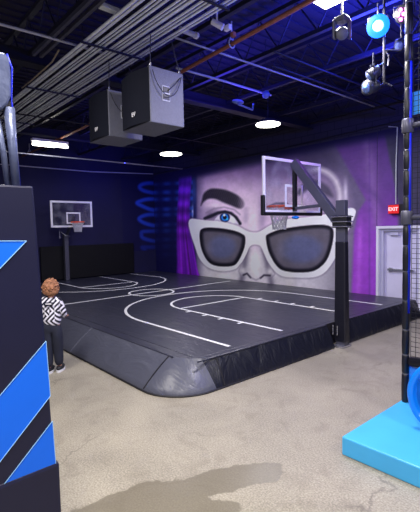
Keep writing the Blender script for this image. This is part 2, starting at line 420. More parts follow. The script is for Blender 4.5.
def vnoise(u, v, s):
    g = rngn.rand(64, 64); x = (u/s) % 63; y = (v/s) % 63; i = np.floor(x).astype(int); j = np.floor(y).astype(int); fx = x-i; fy = y-j
    fx = fx*fx*(3-2*fx); fy = fy*fy*(3-2*fy); i2 = (i+1) % 64; j2 = (j+1) % 64
    return (g[i, j]*(1-fx)+g[i2, j]*fx)*(1-fy)+(g[i, j2]*(1-fx)+g[i2, j2]*fx)*fy-.5
G_OUT = [(188.9, 221.5), (192, 218.8), (204, 220.3), (220.5, 221.7), (236.7, 225.7), (246.8, 231), (255, 232.6), (261, 231), (271, 225), (285, 219.7), (309.6, 216.8), (330, 213.6), (340, 211), (350.5, 208), (355.5, 210.5), (354, 218), (350, 227), (344, 238), (338, 249), (334, 260), (325, 272), (314.6, 277), (300.6, 277.6), (285, 276.7), (278.3, 274), (272.5, 268.3), (267.5, 260.8), (264, 253.3), (261, 246.7), (257.5, 244.7), (252.5, 244.7), (249, 247.5), (246.7, 253), (242.5, 261), (240, 264), (235, 269), (223, 271), (211.7, 269), (205, 265), (199, 257.5), (195, 246.7), (191.7, 236.7), (189, 226.7)]
L_LENS = [(199.7, 232.5), (201.7, 229), (208, 227.5), (221.7, 228.3), (235, 230.8), (242.5, 234), (245.3, 237.5), (245, 245), (242.5, 253), (238, 261.7), (233, 265.8), (223, 266.7), (213, 265), (206.7, 260), (201.7, 250), (199.7, 240)]
R_LENS = [(265.8, 237.5), (268, 234), (278, 230), (290, 227.5), (307.6, 225.3), (321.7, 224.6), (329.6, 226), (333, 229), (333.7, 235), (332, 245.8), (327.9, 258), (321.7, 266), (312.9, 271.3), (300.6, 272.6), (290, 272), (281.7, 270), (275.8, 265), (270.8, 256.7), (267.5, 248.3)]
BROW = [(200.8, 205.8), (201.7, 200.8), (204, 193.3), (210, 189), (218.3, 188.7), (228.3, 190.8), (238.3, 195.8), (243.3, 200.8), (244, 206), (240, 208.7), (231.7, 205.8), (223.3, 202.5), (215, 199), (208, 199), (203, 202.5)]
def paint(X, Z, Y):
    u, v = px(X, Y, Z)
    col = np.zeros(u.shape+(3,))+np.array((20, 17, 62.))
    # skin
    skin = bl((88, 66, 118), (150, 130, 166), sm(v, 160, 200))
    skin = bl((0, 0, 0), (1, 1, 1), sm(u, 0, 1))*skin
    skin = over(skin, (160, 148, 170), .8*np.exp(-((u-252)/13)**2-((v-222)/18)**2))
    skin = over(skin, (146, 140, 160), sm(v, 232, 262))
    skin = over(skin, (72, 60, 98), .85*(1-sm(u, 195, 208))*(1-sm(v, 225, 245)))
    skin = over(skin, (95, 78, 118), .5*np.exp(-((u-262)/4)**2-((v-214)/22)**2))
    skin = over(skin, (105, 88, 128), .4*np.exp(-((u-246)/3)**2-((v-216)/10)**2))
    skin = over(skin, (70, 62, 88), .75*sm(u, 296, 338)*(v < 235))
    skin = over(skin, (84, 80, 100), .8*sm(u, 305, 345)*(v >= 235))
    skin = over(skin, (176, 170, 186), .5*np.exp(-((u-222)/16)**2-((v-279)/6)**2))
    skin = over(skin, (60, 52, 84), .7*(1-sm(u, 196, 206))*sm(v, 235, 250))
    # shadow-toned socket round the visible eye, dark lid
    skin = over(skin, (96, 84, 112), .7*np.exp(-((u-212)/9)**2-((v-212)/7)**2))
    skin = over(skin, (172, 156, 184), .55*np.exp(-((u-216)/11)**2-((v-205.5)/2.6)**2))
    skin = over(skin, (48, 42, 70), .8*sm(u, 275, 310)*(1-sm(v, 160, 182)))
    col = over(col, skin, sm(u, 193.5, 198.5))
    # brow with hair strokes
    a = cov(sdf(u, v, BROW), 1.1); hairs = .5+.5*np.sin(u*3.1+v*1.3+2*vnoise(u, v, 2))
    col = over(col, bl((22, 18, 36), (58, 50, 70), hairs*.45+.35*sm(u, 232, 244)), a*(1-.45*sm(u, 236, 244)))
    # eye
    EYEP = [(214.5, 220), (218, 215.8), (222, 213.8), (227, 213.6), (231.5, 215.6), (235.5, 219.5), (238, 225), (226, 227), (215, 224)]
    e = sdf(u, v, EYEP)
    col = over(col, (58, 48, 78), .75*np.exp(-((u-211)/6)**2-((v-216.5)/3.6)**2)); col = over(col, (84, 72, 102), .6*cov(seg(u, v, [(206, 213), (214, 208.6), (224, 207.2), (234, 209.5), (240, 214.5)])-.6, .8))
    col = over(col, (14, 11, 30), cov(seg(u, v, [(205, 218.5), (212, 215.6), (218, 212.9), (225, 211.8), (231, 213.4), (236, 217.5), (240, 223.5)])-1.5, .8))
    col = over(col, (150, 142, 172), cov(e, .5)); col = over(col, (205, 198, 222), .8*np.exp(-((u-233)/2)**2-((v-220)/3.5)**2)*cov(e, .5))
    r = np.hypot(u-224.8, v-217.4); col = over(col, bl((26, 100, 205), (8, 14, 50), sm(r, 2.4, 4.4)), cov(r-5.0, .5)*cov(e, .5))
    col = over(col, (6, 6, 20), cov(r-2.0, .4)); col = over(col, (220, 225, 245), cov(np.hypot(u-224.2, v-215.2)-1.0, .4))
    col = over(col, (60, 160, 240), .6*cov(np.hypot(u-227.3, v-219.2)-1.2, .6))
    # far eye and brow seen through the near backboard
    B2 = [(296, 194), (301, 186), (310, 180), (320, 181), (329, 188), (333, 197), (326, 195), (317, 190), (308, 190), (301, 195)]
    col = over(col, (48, 43, 66), .85*cov(sdf(u, v, B2), 1.8))
    col = over(col, (150, 142, 162), .75*cov(np.abs(np.hypot((u-316), (v-196)*.9)-24)-2.4, 2)*(v < 204)*sm(u, 300, 318)*(u < 345))
    col = over(col, (34, 28, 52), .8*cov(seg(u, v, [(268, 207), (276, 203.5), (286, 203.5), (292, 208)])-1.1, .9))
    # nose
    nn = sm(v, 246, 252)
    col = over(col, (74, 68, 90), .85*nn*np.exp(-((u-(247-.18*(v-250)))/3)**2))
    col = over(col, (74, 68, 90), .8*nn*np.exp(-((u-(264+.22*(v-250)))/3)**2))
    col = over(col, (186, 182, 194), .8*nn*np.exp(-((u-255)/4.2)**2-((v-264)/10)**2))
    col = over(col, (172, 166, 182), .7*np.exp(-((u-243)/3)**2-((v-271)/4)**2)); col = over(col, (170, 164, 182), .7*np.exp(-((u-269.5)/3)**2-((v-272)/4)**2))
    col = over(col, (26, 20, 40), .95*cov(seg(u, v, [(243.5, 275), (247, 273.5), (250.5, 277.5)])-.8, .7))
    col = over(col, (26, 20, 40), .95*cov(seg(u, v, [(260.5, 278), (264, 275.2), (270, 275.5)])-.8, .7))
    col = over(col, (82, 74, 96), .6*cov(seg(u, v, [(250.5, 277.5), (256, 280), (260.5, 278)])-.6, .8))
    col = over(col, (92, 84, 106), .6*cov(seg(u, v, [(241, 266), (238.5, 271), (241, 276)])-.5, .8)); col = over(col, (92, 84, 106), .6*cov(seg(u, v, [(272.5, 269), (275, 274), (271, 278.5)])-.5, .8))
    # block texture of skin right of the glasses: dark ground, then the purple field
    dk = [(338, 140), (352, 168), (362, 190), (364, 300), (334, 300), (336, 262), (345, 240), (350, 200), (340, 165)]
    col = over(col, (66, 58, 88), .8*cov(sdf(u, v, [(322, 138), (420, 100), (420, 310), (349, 310), (352, 240), (350, 200), (340, 170)], False), 6))
    col = over(col, (158, 150, 175), .75*np.exp(-((u-345.5)/2.2)**2-((v-194)/12)**2))
    pf = cov(sdf(u, v, [(334, 143), (384, 131), (398, 200), (398, 240), (380, 240), (378, 310), (351, 310), (354, 232), (358, 212), (366, 200), (350, 172)], False), 1.6)
    pc = bl((72, 44, 104), (108, 50, 145), sm(v, 175, 270)); pc = over(pc, (98, 74, 124), .6*np.exp(-((u-(372+.12*(v-180)))/6)**2)*(v < 230))
    pc = over(pc, (140, 80, 172), .4*np.exp(-((u-(358+.03*(300-v)))/2.5)**2)*sm(v, 205, 240))
    pc = over(pc, (72, 44, 110), .6*cov(np.abs(u-369.5)-.8, .8)); pc = over(pc, (60, 40, 90), .5*cov(seg(u, v, [(345, 160), (360, 183), (378, 198), (384, 210)])-2.2, 3))
    col = over(col, pc, pf)
    col = over(col, (50, 46, 70), cov(sdf(u, v, [(384, 128), (430, 110), (430, 320), (399, 320), (399, 205)], False), 1.0))
    # curtain, dark strip and the blue coil left of the face
    strip = bl((16, 18, 66), (18, 16, 60), sm(v, 180, 270)); ls = 1-sm(u, 193.5, 197)
    col = over(col, strip, ls)
    col = over(col, (44, 62, 120), .7*np.exp(-((u-194)/2.2)**2-((v-190)/16)**2)); col = over(col, (180, 176, 215), .8*np.exp(-((u-192.6)/.9)**2-((v-212)/6)**2))
    for k, vc in enumerate((183.5, 192.5, 199.5, 209.5, 215, 225, 231, 240, 247, 255)):
        al = (1-sm(v, 195, 265))*.75+.05
        col = over(col, (34, 62, 142), al*cov(np.abs(v-vc+.03*(u-158))-1.9, 1.2)*(u < 193)*(.6+.4*np.sin(u*.5)))
    CU = [(179.8, 173), (178.6, 190), (176.9, 215), (176.6, 240), (177, 262), (178.2, 285), (200, 285), (197.2, 268), (194.5, 252), (191.6, 236), (189.6, 215), (190.2, 195), (191, 173)]
    s = sdf(u, v, CU); ul = np.interp(v, [173, 215, 275], [179.8, 176.8, 178]); ur = np.interp(v, [173, 215, 236, 275], [191, 189.6, 191.7, 198.6]); t = (u-ul)/(ur-ul)
    cc = bl((70, 18, 122), (112, 30, 168), .5+.35*np.sin(t*15+v*.02)+.15*np.sin(t*41)); cc = over(cc, (96, 40, 215), .55*(1-sm(v, 178, 225)))
    cc = cc*(1-.35*(.5+.5*np.sin((v-180)*2*math.pi/13.5))*(1-sm(v, 225, 250)))[..., None]
    cc = cc*(1-.6*cov(np.abs(t-.62)-.03, .05)*sm(v, 215, 245))[..., None]
    col = over(col, cc, cov(s, .8))
    # glasses
    g = sdf(u, v, G_OUT)
    gc = bl((198, 182, 208), (182, 178, 194), sm(v, 215, 272))
    gc = over(gc, (222, 212, 230), .6*cov(np.abs(g+.9)-.5, .5)); gc = over(gc, (160, 178, 235), .7*np.exp(-((u-193.5)/2.5)**2-((v-227)/4)**2))
    gc = over(gc, (128, 120, 142), .35*cov(np.abs(g+3.2)-.4, .6)*(v < 232))
    col = over(col, (70, 62, 86), .55*cov(g-1.1, 1.3)); col = over(col, gc, cov(g, .55))
    for LP, cx, cy, rx, ry in ((L_LENS, 222, 247, 17, 14), (R_LENS, 301, 249, 26, 17)):
        s = sdf(u, v, LP); lc = bl((8, 6, 20), (70, 65, 82), sm(-s, 1.4, 5.5))
        lc = over(lc, (68, 70, 104), .9*(1-sm(np.hypot((u-cx)/rx, (v-cy)/ry), .55, 1.05)))
        lc = over(lc, (92, 86, 104), .4*np.exp(-((u-cx+rx*.8)/5)**2-((v-cy)/10)**2))
        col = over(col, lc, cov(s, .55))
    # coil on the left wall
    col = np.clip(col*(1+.07*vnoise(u, v, 5)[..., None]+.05*vnoise(u, v, 1.7)[..., None]), 0, 255)
    # paint fades out into the dark head of the wall
    return over(col, (22, 18, 56), sm(Z-np.interp(X, [-11, -6], [0, .17]), 3.66, 3.97))
def coil(Y, Z):
    u, v = px(np.full_like(Y, XL), Y, Z); col = np.zeros(u.shape+(3,))+np.array((20, 18, 66.))
    for (ul, vl, vu, vd, al) in ((139.5, 187, 183, 193.5, .9), (137, 203, 199, 210.5, 1), (139, 219, 214.5, 226, .9), (141.5, 234.5, 231, 241.5, .65), (145, 250, 247, 255.5, .4)):
        s = seg(u, v, smooth_open([(170, vu-.8), (156, vu), (148, vu+.2), (142, vl-2.6), (ul, vl), (142.5, vl+3.2), (150, vd-1.2), (158, vd), (170, vd+1)]))
        col = over(col, (42, 76, 190), al*cov(s-1.9, 1.0)*(1-.35*sm(u, 148, 160)))
    return col
def smooth_open(p):
    P = np.array(p, float); P = np.vstack([2*P[0]-P[1], P, 2*P[-1]-P[-2]]); o = []
    for i in range(1, len(P)-2):
        for t in np.arange(5)/5: o.append(.5*((2*P[i])+(-P[i-1]+P[i+1])*t+(2*P[i-1]-5*P[i]+4*P[i+1]-P[i+2])*t*t+(-P[i-1]+3*P[i]-3*P[i+1]+P[i+2])*t**3))
    o.append(P[-2]); return o
def tolin(c, gain, tint=(1, 1, 1)):
    c = np.clip(c/255, 0, 1); c = c+.16*c*(c-.35)*(1-c)*4; return np.clip(np.where(c <= .04045, c/12.92, ((c+.055)/1.055)**2.4)*gain*np.array(tint), 0, 1)
def grid_sheet(name, A, B, fn, mk, colours, gain, rough=.6):
    nA, nB = len(A), len(B); a, b = np.meshgrid(A, B)
    col = tolin(fn(a, b), gain, (1.1, 1.14, .88) if name == 'wall_mural' else (1, 1, 1)); P = mk(a.ravel(), b.ravel()); me = bpy.data.meshes.new(name)
    me.vertices.add(nA*nB); me.vertices.foreach_set('co', P.ravel())
    i, j = np.meshgrid(np.arange(nA-1), np.arange(nB-1)); q = (j*nA+i).ravel()
    fc = np.stack([q, q+1, q+1+nA, q+nA], -1)
    me.from_pydata if False else None
    me.loops.add(fc.size); me.loops.foreach_set('vertex_index', fc.ravel().astype(np.int32))
    me.polygons.add(len(fc)); me.polygons.foreach_set('loop_start', (np.arange(len(fc))*4).astype(np.int32)); me.update(calc_edges=True)
    ca = me.color_attributes.new('paint', 'FLOAT_COLOR', 'POINT')
    ca.data.foreach_set('color', np.concatenate([col.reshape(-1, 3), np.ones((nA*nB, 1))], 1).astype(np.float32).ravel())
    m = mat(colours, (128, 128, 128), rough, spec=.3); n, l = nodes(m); at = n.new('ShaderNodeAttribute'); at.attribute_name = 'paint'
    tc = n.new('ShaderNodeTexCoord'); mp = n.new('ShaderNodeMapping'); mp.inputs['Rotation'].default_value = (R(90), 0, 0) if name == 'wall_mural' else (R(90), 0, R(90))
    l.new(tc.outputs['Object'], mp.inputs[0]); br = n.new('ShaderNodeTexBrick'); br.inputs['Scale'].default_value = 1
    br.inputs['Brick Width'].default_value = .4; br.inputs['Row Height'].default_value = .2; br.inputs['Mortar Size'].default_value = .008; l.new(mp.outputs[0], br.inputs['Vector'])
    br.inputs['Color1'].default_value = br.inputs['Color2'].default_value = (1, 1, 1, 1); br.inputs['Mortar'].default_value = (0, 0, 0, 1)
    bp = n.new('ShaderNodeBump'); bp.inputs['Strength'].default_value = .5; bp.inputs['Distance'].default_value = .008; l.new(br.outputs[0], bp.inputs['Height']); l.new(bp.outputs[0], n['Principled BSDF'].inputs['Normal'])
    l.new(at.outputs['Color'], n['Principled BSDF'].inputs['Base Color'])
    me.materials.append(m); o = bpy.data.objects.new(name, me); C.objects.link(o); return o
MG = 2.45
YM = YF-.006
o = grid_sheet('wall_mural', np.arange(XL+.01, DX0+.001, .02), np.arange(.30, 4.16, .02), lambda a, b: paint(a, b, np.full_like(a, YM)), lambda a, b: np.stack([a, np.full_like(a, YM), b], -1), 'mural paint', MG)
tag(o, 'huge painted mural of a face peering over white cat-eye sunglasses beside a purple curtain', 'mural')
o = grid_sheet('wall_mural', np.arange(DX0+.002, -3.2, .03), np.arange(DZ+.005, 4.16, .03), lambda a, b: paint(a, b, np.full_like(a, YM)), lambda a, b: np.stack([a, np.full_like(a, YM), b], -1), 'mural paint over door', MG)
tag(o, 'purple and charcoal painted area of block wall above the exit door', 'mural')
o = grid_sheet('painted_coil', np.arange(7.9, YF-.002, .02), np.arange(1.2, 4.05, .02), coil, lambda a, b: np.stack([np.full_like(a, XL+.006), a, b], -1), 'coil paint', 1.2)
tag(o, 'blue squiggly coil painted on the navy wall next to the corner', 'mural')

# ------------------------------------------------------------------ court mat
X0, X1, YN = XL+.02, -3.98, 3.08
cm = thing('court_mat', (-9, 6, 0), 'raised charcoal vinyl basketball court mat with white court lines', 'mat')
def skirtpath():
    # (top point, bottom point) pairs going from far-left, along the near side, round the corner, along the right side
    P = []
    n1 = 26
    for i in range(n1+1):
        x = X0+(-4.42-X0)*i/n1; P.append(((x, YN), (x, 2.68)))
    cx, cy = -4.42, 3.3
    for i in range(1, 10):
        a = R(-90+90*i/10); P.append(((-4.36+.22*i/10, YN+.02+.12*i/10), (cx+.6*math.cos(a), cy+.62*math.sin(a))))
    P.append(((-4.06, 3.32), (-3.82, 3.36))); ys = [3.5, 3.75, 4.1, 4.6, 5.1, 5.6, 5.96]
    for y in ys: P.append(((X1, y), (-3.82, y)))
    P.append(((X1-.04, 5.98), (X1-.03, 5.98))); P.append(((X1-.04, 6.3), (X1-.03, 6.3)))
    for y in [6.32, 6.8, 7.3, 7.9, 8.5, 9.0, YF-.02]: P.append(((X1, y), (-3.82, y)))
    return P
SP = skirtpath()
# top
top = [(a[0], a[1], MZ) for a, b in SP]
tt = []
for p in top:
    if not tt or (Vector(p)-Vector(tt[-1])).length > .005: tt.append(p)
tt.append((X0, YF-.02, MZ))
MB().prism([Vector(p) for p in tt], (0, 0, -.3)).build('court_top', 'court', cm)
# near sloping skirt with gentle wrinkles, corner fan, right skirt
def strip(i0, i1, name, m, rows=7, wr=.006):
    s = MB(); cols = []
    fine = []
    for k in range(i0, i1):
        (a, b), (c, e) = SP[k], SP[k+1]
        L = max(math.dist(b, e), math.dist(a, c)); n = max(1, int(L/.05))
        for t in range(n): f = t/n; fine.append(([a[j]+(c[j]-a[j])*f for j in (0, 1)], [b[j]+(e[j]-b[j])*f for j in (0, 1)]))
    fine.append(SP[i1])
    ph = random.random()*9
    for q, (a, b) in enumerate(fine):
        for r in range(rows+1):
            f = r/rows; z = MZ+.002-(MZ-.03)*f
            w_ = wr*math.sin(f*math.pi)*(math.sin(q*1.3+ph+3*f)+.8*math.sin(q*.53+ph*2-4*f)+.5*math.sin(q*2.7+ph))
            bulge = .02*math.sin(f*math.pi)
            s.v.append(Vector((a[0]+(b[0]-a[0])*f, a[1]+(b[1]-a[1])*f, z+w_+bulge)))
        s.v.append(Vector((b[0], b[1], .0)))
    m_ = rows+2
    for q in range(len(fine)-1):
        for r in range(m_-1): s.f.append((q*m_+r, (q+1)*m_+r, (q+1)*m_+r+1, q*m_+r+1))
    return s.build(name, m, cm, smooth=True)
iA = 16; iB = 26; iC = 36; iD = 37
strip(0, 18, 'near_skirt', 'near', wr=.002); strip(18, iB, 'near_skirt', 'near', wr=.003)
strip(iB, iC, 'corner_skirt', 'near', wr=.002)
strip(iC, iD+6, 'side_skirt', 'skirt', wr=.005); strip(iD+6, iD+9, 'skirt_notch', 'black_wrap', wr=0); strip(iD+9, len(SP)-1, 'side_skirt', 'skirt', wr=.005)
# seams
def seam(i, r_=.009, m='gasket', lift=.004):
    a, b = SP[i]; MB().tube([(a[0]+(b[0]-a[0])*f, a[1]+(b[1]-a[1])*f, MZ+.002-(MZ-.03)*f+.02*math.sin(f*math.pi)+lift) for f in [k/8 for k in range(9)]], r_, 6).build('seam', m, cm)
seam(iB); seam(iD)
pts = [Vector((b[0], b[1], .012)) for a, b in SP[:iC+7]]; MB().tube(pts, .014, 6).build('hem', 'gasket', cm)
seam(20, .008, 'near')
MB().tube([(x, YN+.01, MZ+.002) for x in (X0, -4.35)], .012, 6).tube([(x, YN+.2, MZ-.004) for x in (X0, -4.2)], .01, 6).build('ridge', 'court', cm)
MB().tube([(X1+.005, y, MZ+.002) for y in (3.2, 5.95)], .012, 6).tube([(X1-.12, y, MZ-.004) for y in (3.3, 9.2)], .008, 6).build('ridge', 'court', cm)
# court lines
LW = .055; ZL = MZ+.001; CYC = 6.12
ln = MB()
def arc(cx, cy, r, a0, a1, n=40, ry=None): return [(cx+r*math.cos(R(a0+(a1-a0)*i/n)), cy+(ry or r)*math.sin(R(a0+(a1-a0)*i/n))) for i in range(n+1)]
ln.ribbon([(-4.2, 3.95), (-6.5, 3.95)]+arc(-6.5, CYC, 2.17, 270, 90)[1:-1]+[(-6.5, 8.29), (-4.2, 8.29)], LW, ZL)
ln.ribbon([(-4.25, 5.15), (-6.95, 5.15)], LW, ZL); ln.ribbon([(-4.25, 7.06), (-6.95, 7.06)], LW, ZL+.001); ln.ribbon([(-6.95, 5.12), (-6.95, 7.09)], LW, ZL+.002)
ln.ribbon(arc(-6.95, 6.105, .955, 270, 90), LW, ZL+.003)
for x in (-6.55, -6.05, -5.6, -5.1): ln.ribbon([(x, 5.15), (x, 5.0)], LW, ZL+.004); ln.ribbon([(x, 7.06), (x, 7.21)], LW, ZL+.004)
ln.ribbon([(-9.28, 3.5), (-9.45, 8.96)], LW, ZL+.002); ln.ribbon(arc(-9.33, 6.0, .58, 0, 360, 48)[:-1], LW, ZL+.003, closed=True)
ln.ribbon([(-14.0, 3.95), (-12.4, 3.95)]+arc(-12.4, CYC-.05, 1.95, -90, 90, ry=2.12)[1:-1]+[(-12.4, 8.15), (-14.0, 8.1)], LW, ZL)
ln.ribbon([(-14.0, 5.1), (-11.7, 5.1)], LW, ZL+.001); ln.ribbon([(-14.0, 6.85), (-11.7, 6.85)], LW, ZL+.001); ln.ribbon([(-11.7, 5.07), (-11.7, 6.88)], LW, ZL+.002); ln.ribbon(arc(-11.7, 5.98, .87, -90, 90), LW, ZL+.003)
ln.build('court_lines', 'white_line', cm)
# black pad along the left wall
tag(MB().box((XL+.06, 6.55, .95), (.1, 3.5, 1.14)).build('wall_pad', 'pad_black', bevel=.02), 'black safety pad on the navy wall behind the far hoop', 'wall pad')
struct(MB().tube([(XL+.05, 1, 4.13), (XL+.05, 6.7, 4.1), (XL+.05, 9.3, 4.2)], .02, 8).build('trim_1', 'white_pipe'))
struct(MB().tube([(XL+.05, YF-.05, 4.2), (-8.8, YF-.05, 4.17), (-3, YF-.05, 4.3)], .012, 8).build('trim_2', 'steel_dark'))

# ------------------------------------------------------------------ hoops
def net_mb(c, r, L, nseg=12, rows=6, rr=.005):
    s = MB(); c = Vector(c)
    def P(i, j):
        f = j/rows; rad = r*(1-.42*math.sin(f*math.pi/2)); a = 2*math.pi*(i+.5*(j % 2))/nseg; return c+Vector((rad*math.cos(a), rad*math.sin(a), -L*f))
    for i in range(nseg):
        for j in range(rows):
            s.tube([P(i, j), P(i, j+1)], rr, 4, False); s.tube([P(i, j), P(i-1 if j % 2 == 0 else i+1, j+1)], rr, 4, False)
    return s
def frame_x(x, y0, y1, z0, z1, w, t):     # rectangular frame in a plane of constant x
    s = MB(); s.box((x, (y0+y1)/2, z1-w/2), (t, y1-y0, w)); s.box((x, (y0+y1)/2, z0+w/2), (t, y1-y0, w))
    s.box((x, y0+w/2, (z0+z1)/2), (t, w, z1-z0-2*w)); s.box((x, y1-w/2, (z0+z1)/2), (t, w, z1-z0-2*w)); return s
# near hoop
px_, py_ = -3.86, 6.14
h = thing('basketball_hoop', (px_, py_, 0), 'large near basketball hoop on a tall black post at the mat edge', 'basketball hoop')
qx_, qy_ = -3.80, 6.14
MB().box((qx_, qy_, 1.22), (.17, .10, 2.40)).build('post', 'black_metal', h, bevel=.006)
MB().box((qx_-.0, qy_, .92), (.215, .14, 1.66), taper=.86).build('post_pad', 'black_wrap', h, bevel=.02)
MB().box((qx_, qy_-.0, .02), (.2, .26, .035)).build('base_plate', 'chrome', h)
s = MB()
for dy in (-.05, .03): s.tube([(qx_-.06+dy, qy_-.09, .2), (qx_-.06+dy, qy_-.09, .36)], .008, 6)
s.build('anchor_bolt', 'chrome', h)
a0 = Vector((qx_-.03, qy_, 2.03)); a1 = Vector((-4.76, py_, 3.16))
MB().bar(a0, a1, .10, .16).build('arm', 'black_metal', h, bevel=.008)
MB().bar((-4.76, py_, 2.33), (-4.15, py_, 2.36), .07, .05).build('lower_strut', 'black_metal', h, bevel=.005)
MB().box((-4.745, py_, 2.72), (.06, .07, .86)).build('board_mast', 'black', h, bevel=.005)
br = MB().box((qx_, qy_-.0, 2.07), (.26, .16, .2)).build('clamp_bracket', 'black', h, bevel=.006)
s = MB()
for z in (1.99, 2.07, 2.15): s.tube([(qx_-.15, qy_-.09, z), (qx_+.14, qy_-.09, z)], .009, 6); s.tube([(qx_+.14, qy_-.09, z), (qx_+.14, qy_+.1, z)], .009, 6)
sub(br, s, 'clamp_bolts', 'chrome', h)
BX = -4.8; by0, by1, bz0, bz1 = 5.35, 7.0, 2.25, 3.2
MB().box((BX, (by0+by1)/2, (bz0+bz1)/2), (.012, by1-by0-.06, bz1-bz0-.06)).build('backboard_glass', 'glass', h)
frame_x(BX, by0, by1, bz0, bz1, .05, .035).build('backboard_frame', 'white', h, bevel=.004)
frame_x(BX+.01, 5.92, 6.43, 2.36, 2.76, .045, .006).build('target_square', 'white', h)
s = MB(); s.box((BX, (by0+by1)/2, 2.235), (.07, by1-by0+.05, .06)); s.box((BX, by0, 2.38), (.07, .06, .34)); s.box((BX, by1, 2.38), (.07, .06, .34)); s.build('edge_padding', 'black', h, bevel=.015)
RX, RZ = BX-.31, 2.39
rim = MB().tube([(RX+.22*math.cos(t*math.pi/16), py_+.22*math.sin(t*math.pi/16), RZ) for t in range(32)], .018, 8, closed=True)
rim.box((BX-.06, py_, RZ-.02), (.1, .16, .09)); rim = rim.build('rim', 'orange', h, smooth=False)
net_mb((RX, py_, RZ-.01), .21, .42, rr=.007).build('net', 'net', h)
MB().ball((-4.72, py_-.02, 2.17), (.07, .07, .03)).build('blue_cap', 'slide_blue', h, smooth=True)
# far hoop
fx, fy = -13.93, 5.66
h = thing('basketball_hoop', (fx, fy, MZ), 'small far basketball hoop against the navy wall', 'basketball hoop')
MB().box((fx, fy-.05, MZ+.78), (.16, .14, 1.56)).build('post', 'black_metal', h, bevel=.01)
MB().bar((fx, fy, 1.88), (-13.25, fy, 2.5), .07, .09).build('arm', 'black_metal', h, bevel=.005)
MB().tube([(fx+.1, fy-.28, 1.78), (fx+.1, fy-.28, 2.03), (fx+.2, fy-.1, 1.86), (fx+.1, fy+.05, 1.84)], .022, 6).build('crank', 'chrome', h)
FX = -13.2; fb0, fb1, fz0, fz1 = 4.87, 6.25, 2.14, 2.98
MB().box((FX, (fb0+fb1)/2, (fz0+fz1)/2), (.012, fb1-fb0-.06, fz1-fz0-.06)).build('backboard_glass', 'glass', h)
frame_x(FX, fb0, fb1, fz0, fz1, .06, .035).build('backboard_frame', 'white', h)
frame_x(FX+.012, 5.37, 5.84, 2.25, 2.62, .045, .006).build('target_square', 'white', h)
fyc = 5.62
rim = MB().tube([(FX+.28+.2*math.cos(t*math.pi/12), fyc+.2*math.sin(t*math.pi/12), 2.3) for t in range(24)], .02, 6, closed=True); rim.box((FX+.05, fyc, 2.29), (.1, .16, .07)); rim.build('rim', 'orange', h)
net_mb((FX+.28, fyc, 2.29), .19, .3, rr=.009).build('net', 'net', h)

# ------------------------------------------------------------------ left printed panel
PX = -2.4
def pl(u, v, dx=.0): p = on(u, v, 'x', PX+dx); return p
y1t, y1b = pl(33.5, 186).y, pl(62, 520).y
pan = thing('padded_wall_panel', (PX, .5, 0), 'dark navy padded panel with bright blue diagonal stripes at left', 'panel')
s = MB(); zt = 2.255
pz = [(PX, -.5, .18), (PX, y1b-.01, .18), (PX, y1t, zt), (PX, -.5, zt)]
s.prism([Vector(p) for p in pz], (-.16, 0, 0)).build('panel_board', 'panel_navy', pan, bevel=.012)
MB().prism([Vector(p) for p in [(PX+.012, -.5, 0), (PX+.012, y1b+.0, 0), (PX+.012, y1b, .66), (PX+.012, -.5, .66-.02)]], (-.18, 0, 0)).build('panel_base', 'panel_navy', pan, bevel=.02)
def stripe(pts, name='stripe'):
    s = MB(); P = [pl(u, v, .003) for u, v in pts]; s.prism(P, (-.0028, 0, 0)); st = s.build(name, 'stripe_blue', pan)
    e = MB(); 
    for i in range(len(P)):
        a, b = P[i], P[(i+1) % len(P)]
        if a.y < .42 and b.y < .42: continue
        e.tube([a+Vector((.001, 0, 0)), b+Vector((.001, 0, 0))], .0022, 5)
    sub(st, e, 'stripe_outline', 'stripe_edge', pan)
stripe([(-14, 241), (26.5, 241), (-14, 283)])
stripe([(46, 341), (50.3, 396), (-14, 480), (-14, 412)])
stripe([(52.4, 421), (56.6, 474), (52, 479), (-14, 505.5), (-14, 508)])
# silver posts standing on the panel
ps = thing('netting_post', (PX-.08, .55, zt), 'silver padded support posts standing on the striped panel', 'post')
def pp(u, v, dx=-.08): return on(u, v, 'x', PX+dx)
MB().tube([pp(16, 186), pp(13, 150), pp(9, 108)], [.022, .024, .03], 12).build('post_sleeve', 'silver', ps, smooth=True)
MB().tube([pp(8, 186, -.1), pp(3, 150, -.1), pp(-3, 118, -.1)], .016, 12).build('post_sleeve', 'silver', ps, smooth=True)
MB().tube([pp(20, 186), pp(15, 130), pp(11.5, 100), pp(12, 68), pp(7, 54)], .005, 6).build('edge_piping', 'royal_blue', ps, smooth=True)
s = MB(); s.prism([pp(*q, -.05) for q in ((-12, 50), (5, 52), (9.5, 58), (11, 70), (11.5, 96), (8, 104), (3, 109), (-12, 112))], (-.07, 0, 0)); s.build('joint_pad', 'silver', ps, bevel=.012)

# ------------------------------------------------------------------ right play structure, crash mat, slide
BZ = .165
tag(MB().box((-.97, 3.78, BZ/2), (2.0, 1.2, BZ)).build('crash_mat', 'blue_mat', bevel=.012), 'light blue foam landing mat on the concrete floor at right', 'mat')
qx, qy = -1.922, 4.3
ne = thing('play_structure', (qx, qy, BZ), 'tall black padded corner post and netting of the play structure at right', 'play structure')
segs = MB(); z = BZ; ties = MB(); k = 0
zs = []
while z < 5.1: zs.append(z); z += random.choice((.2, .26, .3, .34))
zs.append(5.2)
for a, b in zip(zs[:-1], zs[1:]):
    segs.lathe([(.03, 0), (.036, .015), (.038, (b-a)*.5), (.036, b-a-.015), (.03, b-a)], (qx, qy, a), n=14)
    MB().lathe([(.033, -.005), (.037, 0), (.033, .005)], (qx, qy, b), n=10).build('tie', 'black_metal', ne)
segs.build('post_padding', 'post_vinyl', ne, smooth=True); MB().tube([(qx+.022, qy-.006, 1.1), (qx+.022, qy-.006, 3.6)], .019, 10).build('blue_strip', 'royal_blue', ne, smooth=True)  # narrow blue strip down the right side of the post
